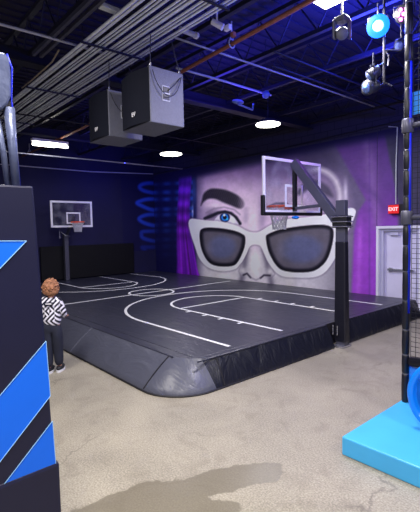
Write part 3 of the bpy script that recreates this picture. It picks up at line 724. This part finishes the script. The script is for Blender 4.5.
for z0 in (2.07, 2.98):
    MB().tube([(qx, qy+.0, z0), (-.4, qy, z0)], .028, 10).build('crossbar', 'black_metal', ne, smooth=True)
    MB().lathe([(.05, -.07), (.056, -.06), (.056, .06), (.05, .07)], (qx, qy, z0), n=14).build('pipe_fitting', 'black_metal', ne, smooth=True)
MB().tube([(qx+.05, qy, .6), (-.4, qy, .74)], .05, 10).build('padded_rail', 'black_wrap', ne, smooth=True)
MB().box((-1.2, qy+.02, .36), (1.5, .03, .36)).build('lower_panel', 'slide_blue', ne)
MB().box((-1.2, qy+.05, 3.2), (1.5, .02, .22)).build('banner', 'blue_mat', ne)
nb = MB()
for i in range(32): nb.box((qx+.05+i*.05, qy, 2.9), (.004, .004, 4.5))
for i in range(90): nb.box((qx+.05+.78, qy, .66+i*.05), (1.56, .004, .004))
nb = nb.build('net', 'net_black', ne)
# slide mouth
sc = Vector((-1.36, 3.72, .0)); ctr = EYE+ray(446, 397)*3.62
ax = Vector((-ctr.x, -ctr.y, .0)).normalized(); ax = (ax+Vector((-.35, 0, .1))).normalized()
ctr.z = BZ+.325
sl = thing('tube_slide', (ctr.x, ctr.y, BZ), 'bright blue plastic tube slide mouth on the light blue mat', 'slide')
MB().lathe([(.27, -.03), (.31, -.03), (.325, -.01), (.325, .02), (.31, .04), (.275, .045), (.262, .02), (.262, -.03)], ctr, ax, 40).build('slide_lip', 'slide_blue', sl, smooth=True)
s = MB(); side = Vector((0, 0, 1)).cross(ax).normalized(); n = 36
rows = []
for j in range(9):
    t = j/8*R(50); cc = ctr-ax*(.38*math.sin(t))+side*(.5*(1-math.cos(t)))*1+Vector((0, 0, .35*(1-math.cos(t)))); rows.append(cc)
s.tube(rows, [.29]*9, 32, caps=False); s.build('slide_tube', 'slide_blue', sl, smooth=True)

# ------------------------------------------------------------------ speakers
def speaker(x1, y0, w, dpt, h_, z0, label):
    # x1: face towards the near hoop, y0: grille side
    r = thing('hanging_speaker', (x1-w/2, y0+dpt/2, z0), label, 'speaker', 'hanging loudspeakers')
    arcp = [(x1-w*i/10, y0-.05*math.sin(math.pi*i/10)-.0, 0) for i in range(11)]
    base = [Vector((x, y, z0)) for x, y, _ in arcp]+[Vector((x1-w, y0+dpt, z0)), Vector((x1, y0+dpt, z0))]
    MB().prism([Vector((x1, y0+.02, z0)), Vector((x1-w, y0+.02, z0)), Vector((x1-w, y0+dpt, z0)), Vector((x1, y0+dpt, z0))], (0, 0, h_)).build('cabinet', 'speaker', r, bevel=.012)
    MB().prism([Vector((x1-.01-(w-.02)*i/10, y0+.019-.055*math.sin(math.pi*i/10), z0+.012)) for i in range(11)], (0, 0, h_-.024)).build('grille', 'grille', r)
    text('EV', .075, (x1-w*.42, y0-.045, z0+h_*.2), (1, 0, 0), (0, 0, 1), 'white', .003, r, r, 'emblem')
    hp = MB().box((x1+.002, y0+dpt*.48, z0+h_*.56), (.008, .115, .185)).build('handle_plate', 'speaker_trim', r, bevel=.003)
    s = MB().box((x1+.007, y0+dpt*.48, z0+h_*.56+.045), (.01, .095, .07)).box((x1+.007, y0+dpt*.48, z0+h_*.56-.042), (.01, .095, .07)); sub(hp, s, 'handle_recess', 'black', r, bevel=.01)
    for yy in (y0+.05, y0+dpt-.05):
        MB().lathe([(.015, 0), (.015, .03), (.008, .04)], (x1-.02, yy, z0+h_), n=8).build('eyebolt', 'chrome', r)
        MB().tube([(x1-.02, yy, z0+h_+.03), (x1-.03, min(yy, 3.2)+.02, 4.345)], .006, 5).build('hanging_cable', 'steel_dark', r)
    cpts = []
    for i in range(15):
        f = i/14; cpts.append((x1+.02+.03*math.sin(math.pi*f), y0+.05+(dpt-.1)*f, z0+h_*.92-.42*h_*math.sin(math.pi*f)**.7))
    MB().tube(cpts, .005, 5).build('signal_cable', 'black', r)
    MB().tube([(x1+.01, y0+dpt-.06, z0+h_*.9), (x1+.04, y0+dpt*.7, z0+h_*.75), (x1+.02, y0+dpt*.5, z0+h_*.6)], .005, 5).build('signal_cable', 'black', r)
    return r
speaker(-4.35, 2.84, .68, .53, .67, 3.3, 'grey hanging loudspeaker with its back handle visible, nearer of the two')
speaker(-5.4, 2.84, .62, .56, .64, 3.32, 'dark hanging loudspeaker partly behind the nearer speaker')

# ------------------------------------------------------------------ ceiling services
for i in range(17):
    y = 2.43+i*.051; r_ = .02 if i in (0, 10) else (.0145 if i % 2 else .012); zz = 4.40+(.035 if i % 4 == 2 else 0)
    lab = 'thick galvanised conduit at the left edge of the ceiling rack' if i == 0 else ('thickest galvanised conduit in the middle of the ceiling rack' if i == 10 else 'thin galvanised electrical conduit in the long ceiling rack')
    tag(MB().tube([(-2.0, y, zz), (-7, y, zz-.004), (-14.0, y, zz)], r_, 8).build('conduit', 'conduit', smooth=True), lab, 'conduit', 'conduits of the ceiling rack')
for k, (x, w_) in enumerate(((-3.4, 'nearest'), (-5.1, 'second nearest'), (-7.2, 'middle'), (-9.6, 'fourth'), (-12.2, 'farthest'))):
    t = thing('rack_hanger', (x, 2.8, 4.36), '%s grey trapeze hanger under the conduit rack' % w_, 'hanger', 'trapeze hangers')
    MB().box((x, 2.82, 4.355), (.03, .92, .02)).build('strut', 'steel_dark', t); 
    for y in (2.38, 3.27): MB().tube([(x, y, 4.36), (x, y, 5.25)], .006, 5).build('hanging_rod', 'steel_dark', t)
JL = [('leftmost', 2.25), ('second', 3.75), ('third', 5.05), ('fourth', 6.3), ('fifth', 7.95), ('last', 9.1)]
for nm, y in JL:
    t = thing('roof_joist', (-8, y, 4.7), 'dark open web roof joist, %s counted towards the mural wall' % nm, 'joist', 'open web roof joists')
    MB().box((-6.8, y, 4.66), (14.6, .07, .06)).build('bottom_chord', 'steel_dark', t); MB().box((-6.8, y, 5.2), (14.6, .08, .06)).build('top_chord', 'steel_dark', t)
    s = MB(); x = -14
    while x < .2: s.tube([(x, y, 4.68), (x+.35, y, 5.19)], .012, 5); s.tube([(x+.35, y, 5.19), (x+.7, y, 4.68)], .012, 5); x += .7
    s.build('web', 'steel_dark', t)
for nm, x, z in (('nearer', -6.65, 4.52), ('farther', -11.2, 4.5)):
    t = thing('roof_girder', (x, 5, z), 'wide dark steel girder across the ceiling, %s of two' % nm, 'girder', 'ceiling girders')
    MB().box((x, 4.6, z), (.22, 9.3, .03)).build('bottom_flange', 'steel_dark', t); MB().box((x, 4.6, z+.1), (.03, 9.3, .2)).build('girder_web', 'steel_dark', t)
BP = [(-5.5, 1.2, 2.9, 4.47, .018, 'white_pipe', 'pale pipe crossing the dark ceiling at the upper left'), (-4.55, 3.4, 8.6, 4.5, .014, 'white_pipe', 'thin pale pipe crossing above the red pipe'), (-5.2, 3.9, 6.05, 4.42, .018, 'white_pipe', 'pale pipe running from the near speaker to the round glass fixture'),
      (-3.9, 4.6, 8.9, 4.42, .014, 'steel_dark', 'thin purple-lit pipe under the ceiling above the exit door'), (-4.25, 5.0, 8.9, 4.42, .016, 'steel_dark', 'lower purple-lit pipe under the ceiling above the near hoop'), (-8.7, 2.2, 9, 4.3, .016, 'steel_dark', 'thin dark pipe in front of the round lamps'), (-11.8, 2.6, 9, 4.1, .018, 'white_pipe', 'distant pale pipe near the navy wall')]
for x, ya, yb, z, r_, m, lb in BP: tag(MB().tube([(x, ya, z), (x, (ya+yb)/2, z+.01), (x, yb, z)], r_, 8).build('ceiling_pipe', m, smooth=True), lb, 'pipe')
tag(MB().tube([(-1.5, 3.82, 4.4), (-5.2, 4.02, 4.4), (-9.4, 4.32, 4.4), (-14.0, 4.36, 4.4)], .028, 10).build('sprinkler_pipe', 'rust', smooth=True), 'long reddish sprinkler pipe hung below the ceiling', 'pipe')
for nm, x, y in (('nearest the security camera', -4.05, 3.95), ('left of the tube lamp', -13.3, 4.36), ('right of the tube lamp', -8.7, 4.26)):
    t = thing('pipe_hanger', (x, y, 4.4), 'pale clevis hanger on the red pipe, %s' % nm, 'hanger', 'clevis pipe hangers')
    MB().tube([(x, y+.05*math.cos(a*math.pi/8), 4.4+.055*math.sin(a*math.pi/8)) for a in range(16)], .009, 6, closed=True).build('ring', 'white_pipe', t)
    MB().tube([(x, y-.05, 4.42), (x, y, 4.52), (x, y+.05, 4.42)], .008, 6).build('yoke', 'white_pipe', t)
    MB().tube([(x, y, 4.52), (x, y, 4.68)], .009, 6).build('rod', 'white_pipe', t)
# near strut with two rails at upper left
t = thing('strut_channel', (-5.3, 2.15, 4.5), 'dark double rail strut beside the conduit rack', 'strut'); MB().box((-5.2, 2.25, 4.5), (2.0, .04, .05)).build('rail', 'black_metal', t); MB().box((-5.2, 2.15, 4.5), (2.0, .04, .05)).build('rail', 'black_metal', t)
tag(MB().tube([on(59, 50, 'z', 4.45), on(52, 62, 'z', 4.4), on(42, 71, 'z', 4.4), on(32, 80, 'z', 4.4), on(22, 88, 'z', 4.45)], .012, 6).build('hanging_cable', 'cable', smooth=True), 'pale cable sagging from the double rail strut', 'cable')
t = thing('junction_tube', on(190, 33, 'z', 4.5), 'white stub of flexible duct ending beside the conduit rack', 'duct')
MB().tube([on(180, 29, 'z', 4.5), on(196, 35.5, 'z', 4.5)], .035, 10).build('duct_body', 'white_pipe', t); MB().tube([on(190, 33, 'z', 4.5), Vector((on(190, 33, 'z', 4.5).x, on(190, 33, 'z', 4.5).y, 5.3))], .006, 5).build('rod', 'steel_dark', t); MB().tube([on(195, 35, 'z', 4.5), on(197, 36, 'z', 4.5)], .042, 10).build('duct_collar', 'white', t)
t = thing('strip_fixture', on(106, 8, 'z', 4.5), 'unlit grey strip fixture above the conduit rack', 'light fixture')
MB().bar(on(100, 5, 'z', 4.5), on(118, 12, 'z', 4.5), .09, .05).build('housing', 'conduit', t, bevel=.008)
# security camera
c0 = on(217, 25, 'z', 4.42)
t = thing('security_camera', c0, 'white security camera hung from the ceiling', 'camera')
MB().tube([c0+Vector((-.05, -.03, .05)), c0+Vector((.05, .05, -.03))], [.035, .04], 12).build('camera_body', 'white', t, smooth=False); MB().box(c0+Vector((.06, .12, -.02)), (.09, .05, .06)).build('bracket', 'white', t, bevel=.005); MB().tube([c0+Vector((0, 0, .04)), c0+Vector((0, 0, .25))], .012, 6).build('stem', 'white', t)
MB().box(c0+Vector((.07, .2, -.08)), (.05, .05, .05)).build('red_coupling', 'rust', t)
# lamps
def disc(x, y, z, r_, lb):
    t = thing('high_bay_lamp', (x, y, z), lb, 'ceiling lamp', 'round high bay lamps')
    MB().lathe([(r_*.5, .12), (r_*.7, .09), (r_, .04), (r_, .02)][::-1], (x, y, z), n=28).build('housing', 'black_metal', t, smooth=True)
    MB().lathe([(.01, .0), (r_*.96, .0), (r_*.96, .02), (.01, .02)], (x, y, z), n=28).build('diffuser', 'lamp', t)
    MB().tube([(x, y, z+.1), (x, y, 5.3)], .012, 6).build('stem', 'steel_dark', t)
p = on(171, 154.5, 'z', 4.2); disc(p.x, p.y, 4.2, .33, 'round lit lamp above the painted coil, farther from the camera')
p = on(268, 125, 'z', 4.2); disc(p.x, p.y, 4.2, .27, 'round lit lamp above the near backboard')
p = on(50, 143.5, 'z', 4.25); t = thing('tube_lamp', p, 'lit double tube lamp left of the hanging speakers', 'ceiling lamp')
MB().box(p+Vector((0, 0, .05)), (.16, .9, .06)).build('housing', 'white', t); 
for dx, a, b in ((-.04, -.42, .12), (.05, -.1, .44)): MB().tube([p+Vector((dx, a, -.05)), p+Vector((dx, b, -.05))], .035, 10).build('tube', 'lamp', t)
p = on(332, -3, 'z', 4.55); t = thing('panel_lamp', p, 'bright rectangular lamp cut off by the top of the photo', 'ceiling lamp')
MB().box(p+Vector((0, 0, .03)), (.42, .36, .05)).build('housing', 'white', t, bevel=.01); MB().box(p, (.38, .32, .02)).build('diffuser', 'lamp', t)
# ceiling gadgets lit blue
p = on(266, 94.5, 'z', 4.35); t = thing('dome_fixture', p, 'round glassy dome fixture glinting blue on the pale pipe', 'ceiling fixture'); MB().ball(p, .07).build('dome', 'pale_blue', t, smooth=True); MB().tube([p, Vector((p.x, p.y, 5.3))], .006, 6).build('stem', 'steel_dark', t)
p = on(244, 105, 'z', 4.2); t = thing('wall_speaker', p, 'pale blue-lit small ceiling device left of the dome fixture', 'ceiling fixture'); MB().ball(p+Vector((-.05, -.1, .05)), (.08, .13, .04)).build('device_body', 'pale_blue', t, smooth=True); MB().tube([p+Vector((0, -.15, -.01)), p+Vector((0, .22, -.05)), p+Vector((0, .24, .06))], .018, 6).build('bracket', 'pale_blue', t)
# ------------------------------------------------------------------ stage lighting rig
def AT(u, v, d): return EYE+ray(u, v)*d
t = thing('lighting_pole', AT(384, 50, 4.5), 'thin vertical rig pole carrying the stage lights', 'pole')
pt, pb_ = AT(384, 50, 4.5), AT(384, 84, 4.5)
MB().tube([(pt.x, pt.y, 4.62), (pt.x, pt.y, pb_.z)], .014, 8).build('pole_tube', 'black_metal', t)
s = MB()
for u, v, u2, v2 in ((384, 84, 374, 88), (384, 82, 392, 86), (384, 50, 389, 56), (389, 56, 388, 66), (384, 63, 377, 66), (384, 50, 401, 50)): s.tube([AT(u, v, 4.5), AT(u2, v2, 4.48)], .009, 6)
s.build('clamp_arms', 'black_metal', t)
def fixture(u, v, d, r_, L, axis, lb, lens, name='spotlight', body='black_metal', ring=None, yoke=True, dots=False):
    c = AT(u, v, d); axis = Vector(axis).normalized(); t = thing(name, c, lb, 'stage light')
    MB().lathe([(r_*.6, -L), (r_*.85, -L*.8), (r_, -L*.3), (r_*1.05, 0)], c, axis, 20).build('can', body, t, smooth=True)
    if dots:
        q = axis.to_track_quat('Z', 'Y').to_matrix(); s = MB()
        for a in range(7): o_ = Vector((0, 0, 0)) if a == 6 else Vector((r_*.6*math.cos(a*math.pi/3), r_*.6*math.sin(a*math.pi/3), 0)); s.lathe([(r_*.2, 0), (r_*.2, .012)], c+q @ o_, axis, 10)
        s.build('led', lens, t)
    else: MB().lathe([(r_*.85, 0), (r_*.6, .015), (.001, .02)], c, axis, 20).build('lens', lens, t, smooth=True)
    if ring: MB().lathe([(r_*.86, -.01), (r_*1.35, -.01), (r_*1.35, .006), (r_*.86, .012)], c, axis, 20).build('glow_ring', ring, t)  # wide emissive ring imitates the blue glow spreading round the lens
    if yoke:
        sd = axis.cross(Vector((0, 0, 1))).normalized(); b = c-axis*L*.4
        MB().tube([b+sd*r_*1.15, b+sd*r_*1.15+Vector((0, 0, r_*1.2)), b-sd*r_*1.15+Vector((0, 0, r_*1.2)), b-sd*r_*1.15], .008, 6).build('yoke', body, t)
        MB().tube([b+Vector((0, 0, r_*1.2)), b+Vector((0, 0, r_*1.2+.14))], .01, 6).build('clamp', body, t)
    return t
tocam = (.45, -.85, -.25)
fixture(378, 26, 4.45, .085, .16, tocam, 'glowing blue-white spotlight on the stage light rig', 'blue_lamp', ring='blue_glow')
fixture(403.5, 14, 4.3, .085, .14, (.3, -.9, -.25), 'pink led par light beside the padded corner post', 'pink_lamp', dots=True)
fixture(399, 46, 4.55, .06, .1, (-.2, -.9, -.5), 'small unlit par light between rig pole and padded post', 'pale_blue', body='rig_grey')
fixture(369, 77, 4.5, .065, .13, (-.7, -.5, -.6), 'grey unlit spotlight midway down the rig pole', 'pale_blue', body='rig_grey')
fixture(366, 88, 4.5, .075, .16, (-.4, -.9, -.3), 'lowest spotlight on the rig pole, with a bright star glint', 'pale_blue', body='rig_grey')
MB_ = MB().ball(AT(365, 86, 4.38), .014); o = MB_.build('star_glint', 'blue_lamp', bpy.data.objects['spotlight.004'] if 'spotlight.004' in bpy.data.objects else None)  # small glowing ball stands in for the star glint on this spotlight
# moving head
c = AT(342, 30, 4.2); t = thing('moving_head_light', c, 'grey moving head light hanging left of the blue spotlight', 'stage light')
MB().box(c+Vector((0, 0, .1)), (.12, .12, .06)).build('base', 'black_metal', t, bevel=.015)
sd = RT.copy(); sd.z = 0; sd.normalize()
for s_ in (-1, 1): MB().bar(c+sd*s_*.075+Vector((0, 0, .1)), c+sd*s_*.075+Vector((0, 0, -.09)), .05, .025).build('yoke_arm', 'black_metal', t, bevel=.01)
MB().lathe([(.03, -.07), (.055, -.05), (.06, .03), (.05, .07)], c+Vector((0, 0, -.03)), (.4, -.6, -.5), 16).build('head', 'speaker', t, smooth=True)
MB().tube([c+Vector((0, 0, .12)), Vector((c.x, c.y, 4.37))], .012, 6).build('clamp', 'black_metal', t)

# ------------------------------------------------------------------ exit sign
e0 = Vector((-4.44, YF-.09, 2.35)); t = thing('exit_sign', e0, 'red lit EXIT sign on the wall above the grey door', 'sign')
MB().box(e0, (.23, .05, .19)).build('sign_face', 'red_sign', t, bevel=.004); MB().box(e0+Vector((.06, .035, 0)), (.34, .05, .21)).build('housing', 'black', t, bevel=.004)
text('EXIT', .108, e0+Vector((0, -.026, 0)), (1, 0, 0), (0, 0, 1), 'exit_text', .002, t, t, 'lettering', .003)
tag(MB().tube([(-4.42, YF-.03, 2.47), (-4.42, YF-.03, 3.4), (-4.4, YF-.03, 4.15), (-4.6, YF-.03, 4.2)], .012, 6).build('sign_conduit', 'conduit'), 'thin conduit running down the block wall to the exit sign', 'conduit')
t = thing('fire_alarm_box', (-3.55, YF-.02, 1.5), 'small red alarm box right of the grey door', 'alarm box'); MB().box((-3.55, YF-.03, 1.5), (.14, .06, .17)).build('box', 'rust', t, bevel=.01)

# ------------------------------------------------------------------ the child
# local frame: x = to the child's right as seen from behind (viewer's right), y = away from the viewer, z = up
fa = on(54.5, 372.5, 'z', 0); pr = thing('person', (fa.x, fa.y, 0), 'child with curly brown hair, black and white maze-print sweatshirt and navy trousers, seen from behind', 'person')
pr.scale = (.96, .96, .97); pr.rotation_euler = (0, 0, math.atan2(RT.y, RT.x))
def skin_mesh(name, nodes_, edges, m, parent, sub_=2, smooth=True):
    me = bpy.data.meshes.new(name); me.from_pydata([n_[0] for n_ in nodes_], edges, []); o = bpy.data.objects.new(name, me); C.objects.link(o); o.parent = parent
    sk = o.modifiers.new('skin', 'SKIN'); sk.use_smooth_shade = True
    ly = me.skin_vertices[0] if me.skin_vertices else None
    if ly is None: me.skin_vertices.new() if hasattr(me.skin_vertices, 'new') else None
    ly = me.skin_vertices[0] if len(me.skin_vertices) else None
    if ly is None:
        bm = bmesh.new(); bm.from_mesh(me); bm.verts.layers.skin.verify(); bm.to_mesh(me); bm.free(); ly = me.skin_vertices[0]
    for i, n_ in enumerate(nodes_):
        r_ = n_[1]; ly.data[i].radius = r_ if isinstance(r_, tuple) else (r_, r_); ly.data[i].use_root = (i == 0)
    if sub_: ss = o.modifiers.new('sub', 'SUBSURF'); ss.levels = sub_; ss.render_levels = sub_
    me.materials.append(M[m]); return o
H = {}
J = dict(pel=(0, 0, .70), wst=(0, 0, .82), chs=(.0, .01, .98), nk=(0, .0, 1.12), hd0=(0, .01, 1.19), hd=(0, .02, 1.27), hd1=(0, .02, 1.32),
         shl=(-.11, 0, 1.07), ell=(-.16, .0, .86), wrl=(-.13, .11, .74), shr=(.11, 0, 1.07), elr=(.165, .02, .88), wrr=(.14, .14, .80),
         hpl=(-.065, 0, .66), knl=(-.075, -.0, .36), anl=(-.075, -.01, .08), hpr=(.065, 0, .66), knr=(.06, .03, .37), anr=(.055, .06, .09))
rad = dict(pel=(.1, .075), wst=(.09, .065), chs=(.1, .07), nk=.042, hd0=.055, hd=.08, hd1=.065, shl=.045, ell=.033, wrl=.022, shr=.045, elr=.033, wrr=.022, hpl=.07, knl=.047, anl=.034, hpr=.07, knr=.047, anr=.034)
ks = list(J); ed = [('pel', 'wst'), ('wst', 'chs'), ('chs', 'nk'), ('nk', 'hd0'), ('hd0', 'hd'), ('hd', 'hd1'), ('chs', 'shl'), ('shl', 'ell'), ('ell', 'wrl'), ('chs', 'shr'), ('shr', 'elr'), ('elr', 'wrr'), ('pel', 'hpl'), ('hpl', 'knl'), ('knl', 'anl'), ('pel', 'hpr'), ('hpr', 'knr'), ('knr', 'anr')]
nd = [(J[k], rad[k]) for k in ks]; eg = [(ks.index(a), ks.index(b)) for a, b in ed]
# hands: palm + five fingers
def hand(wr, sgn, base_i):
    w0 = Vector(J[wr]); palm = w0+Vector((0, .045, .005)); i0 = len(nd); nd.append((tuple(palm), (.022, .013))); eg.append((ks.index(wr), i0))
    for k in range(4):
        k0 = palm+Vector((sgn*(-.018+.012*k), .03, 0)); k1 = k0+Vector((0, .022, -.006)); k2 = k1+Vector((0, .014, -.016))
        j = len(nd); nd.append((tuple(k0), .0075)); nd.append((tuple(k1), .0065)); nd.append((tuple(k2), .005)); eg.extend([(i0, j), (j, j+1), (j+1, j+2)])
    j = len(nd); t0 = palm+Vector((-sgn*.022, .0, .008)); nd.append((tuple(t0), .008)); nd.append((tuple(t0+Vector((-sgn*.01, .025, .004))), .0065)); eg.extend([(i0, j), (j, j+1)])
hand('wrl', 1, 0); hand('wrr', -1, 0)
for s_, a_ in ((-1, 'anl'), (1, 'anr')):
    f0 = Vector(J[a_])+Vector((s_*.005, .09, -.045)); j = len(nd); nd.append((tuple(f0), (.03, .022))); eg.append((ks.index(a_), j))
skin_mesh('body', nd, eg, 'skin', pr)
def pick(names, extra, edges, scale, m, name):
    kk = list(names); nn = [(extra.get(k, J.get(k)), scale[k]) for k in kk]; return skin_mesh(name, nn, [(kk.index(a), kk.index(b)) for a, b in edges], m, pr)
pick(['chs', 'wst', 'hem', 'nk', 'shl', 'ell', 'wl', 'shr', 'elr', 'wr_'], dict(hem=(0, 0, .67), wl=(-.135, .095, .755), wr_=(.145, .125, .81), nk=(0, 0, 1.12)),
     [('chs', 'wst'), ('wst', 'hem'), ('chs', 'nk'), ('chs', 'shl'), ('shl', 'ell'), ('ell', 'wl'), ('chs', 'shr'), ('shr', 'elr'), ('elr', 'wr_')],
     dict(chs=(.14, .10), wst=(.145, .11), hem=(.14, .11), nk=(.06, .055), shl=.062, ell=.054, wl=.035, shr=.062, elr=.054, wr_=.035), 'maze', 'sweatshirt')
pick(['pel', 'top', 'hpl', 'knl', 'cl', 'hpr', 'knr', 'cr'], dict(top=(0, 0, .80), cl=(-.075, -.01, .07), cr=(.055, .06, .08)),
     [('pel', 'top'), ('pel', 'hpl'), ('hpl', 'knl'), ('knl', 'cl'), ('pel', 'hpr'), ('hpr', 'knr'), ('knr', 'cr')],
     dict(pel=(.13, .10), top=(.12, .095), hpl=.095, knl=.078, cl=.068, hpr=.095, knr=.078, cr=.068), 'trousers', 'trousers')
for s_, a_ in ((-1, 'anl'), (1, 'anr')):
    A = Vector(J[a_]); z0 = 0.0
    A.z = .0
    s = MB(); s.ball(A+Vector((0, .05, .05)), (.05, .125, .045), 16, 8); sh = s.build('shoe', 'shoe', pr, world=False, smooth=True)
    s = MB(); s.prism([A+Vector((.052*math.cos(q*math.pi/10), .05+.13*math.sin(q*math.pi/10), .0)) for q in range(20)], (0, 0, .03)); so = s.build('sole', 'sole', None); so.parent = sh
# hair: a bob of overlapping curls
s = MB(); s.ball((0, .0, 1.28), (.112, .112, .11), 20, 12); s.ball((0, -.01, 1.21), (.118, .1, .075), 20, 12)
for i in range(190):
    th = random.uniform(0, 2*math.pi); zz = random.uniform(-.95, 1); rr = math.sqrt(max(0, 1-zz*zz))
    if math.sin(th) > .55 and zz < .2: continue
    k = .98+(.08 if zz < 0 else 0)
    s.ball((.11*k*rr*math.cos(th), .11*k*rr*math.sin(th)-.002, 1.27+.115*zz), random.uniform(.01, .018), 8, 5)
s.build('hair', 'hair', pr, world=False, smooth=True)
# facial features (on the far side of the head)
s = MB().ball((-.03, .098, 1.265), .012, 8, 6).ball((.03, .098, 1.265), .012, 8, 6); s.build('eyes', 'white', pr, world=False, smooth=True)
MB().ball((0, .108, 1.245), (.012, .014, .018), 8, 6).build('nose', 'skin', pr, world=False, smooth=True)
MB().ball((0, .095, 1.215), (.024, .008, .006), 8, 6).build('mouth', 'rust', pr, world=False, smooth=True)
# dark yoke patch with a pale line of lettering on the back
s = MB(); s.box((-.005, -.104, 1.035), (.13, .012, .05)); s.build('back_patch', 'trousers', pr, world=False, bevel=.005)
MB().box((-.0, -.112, 1.037), (.085, .004, .014)).build('patch_print', 'white', pr, world=False)
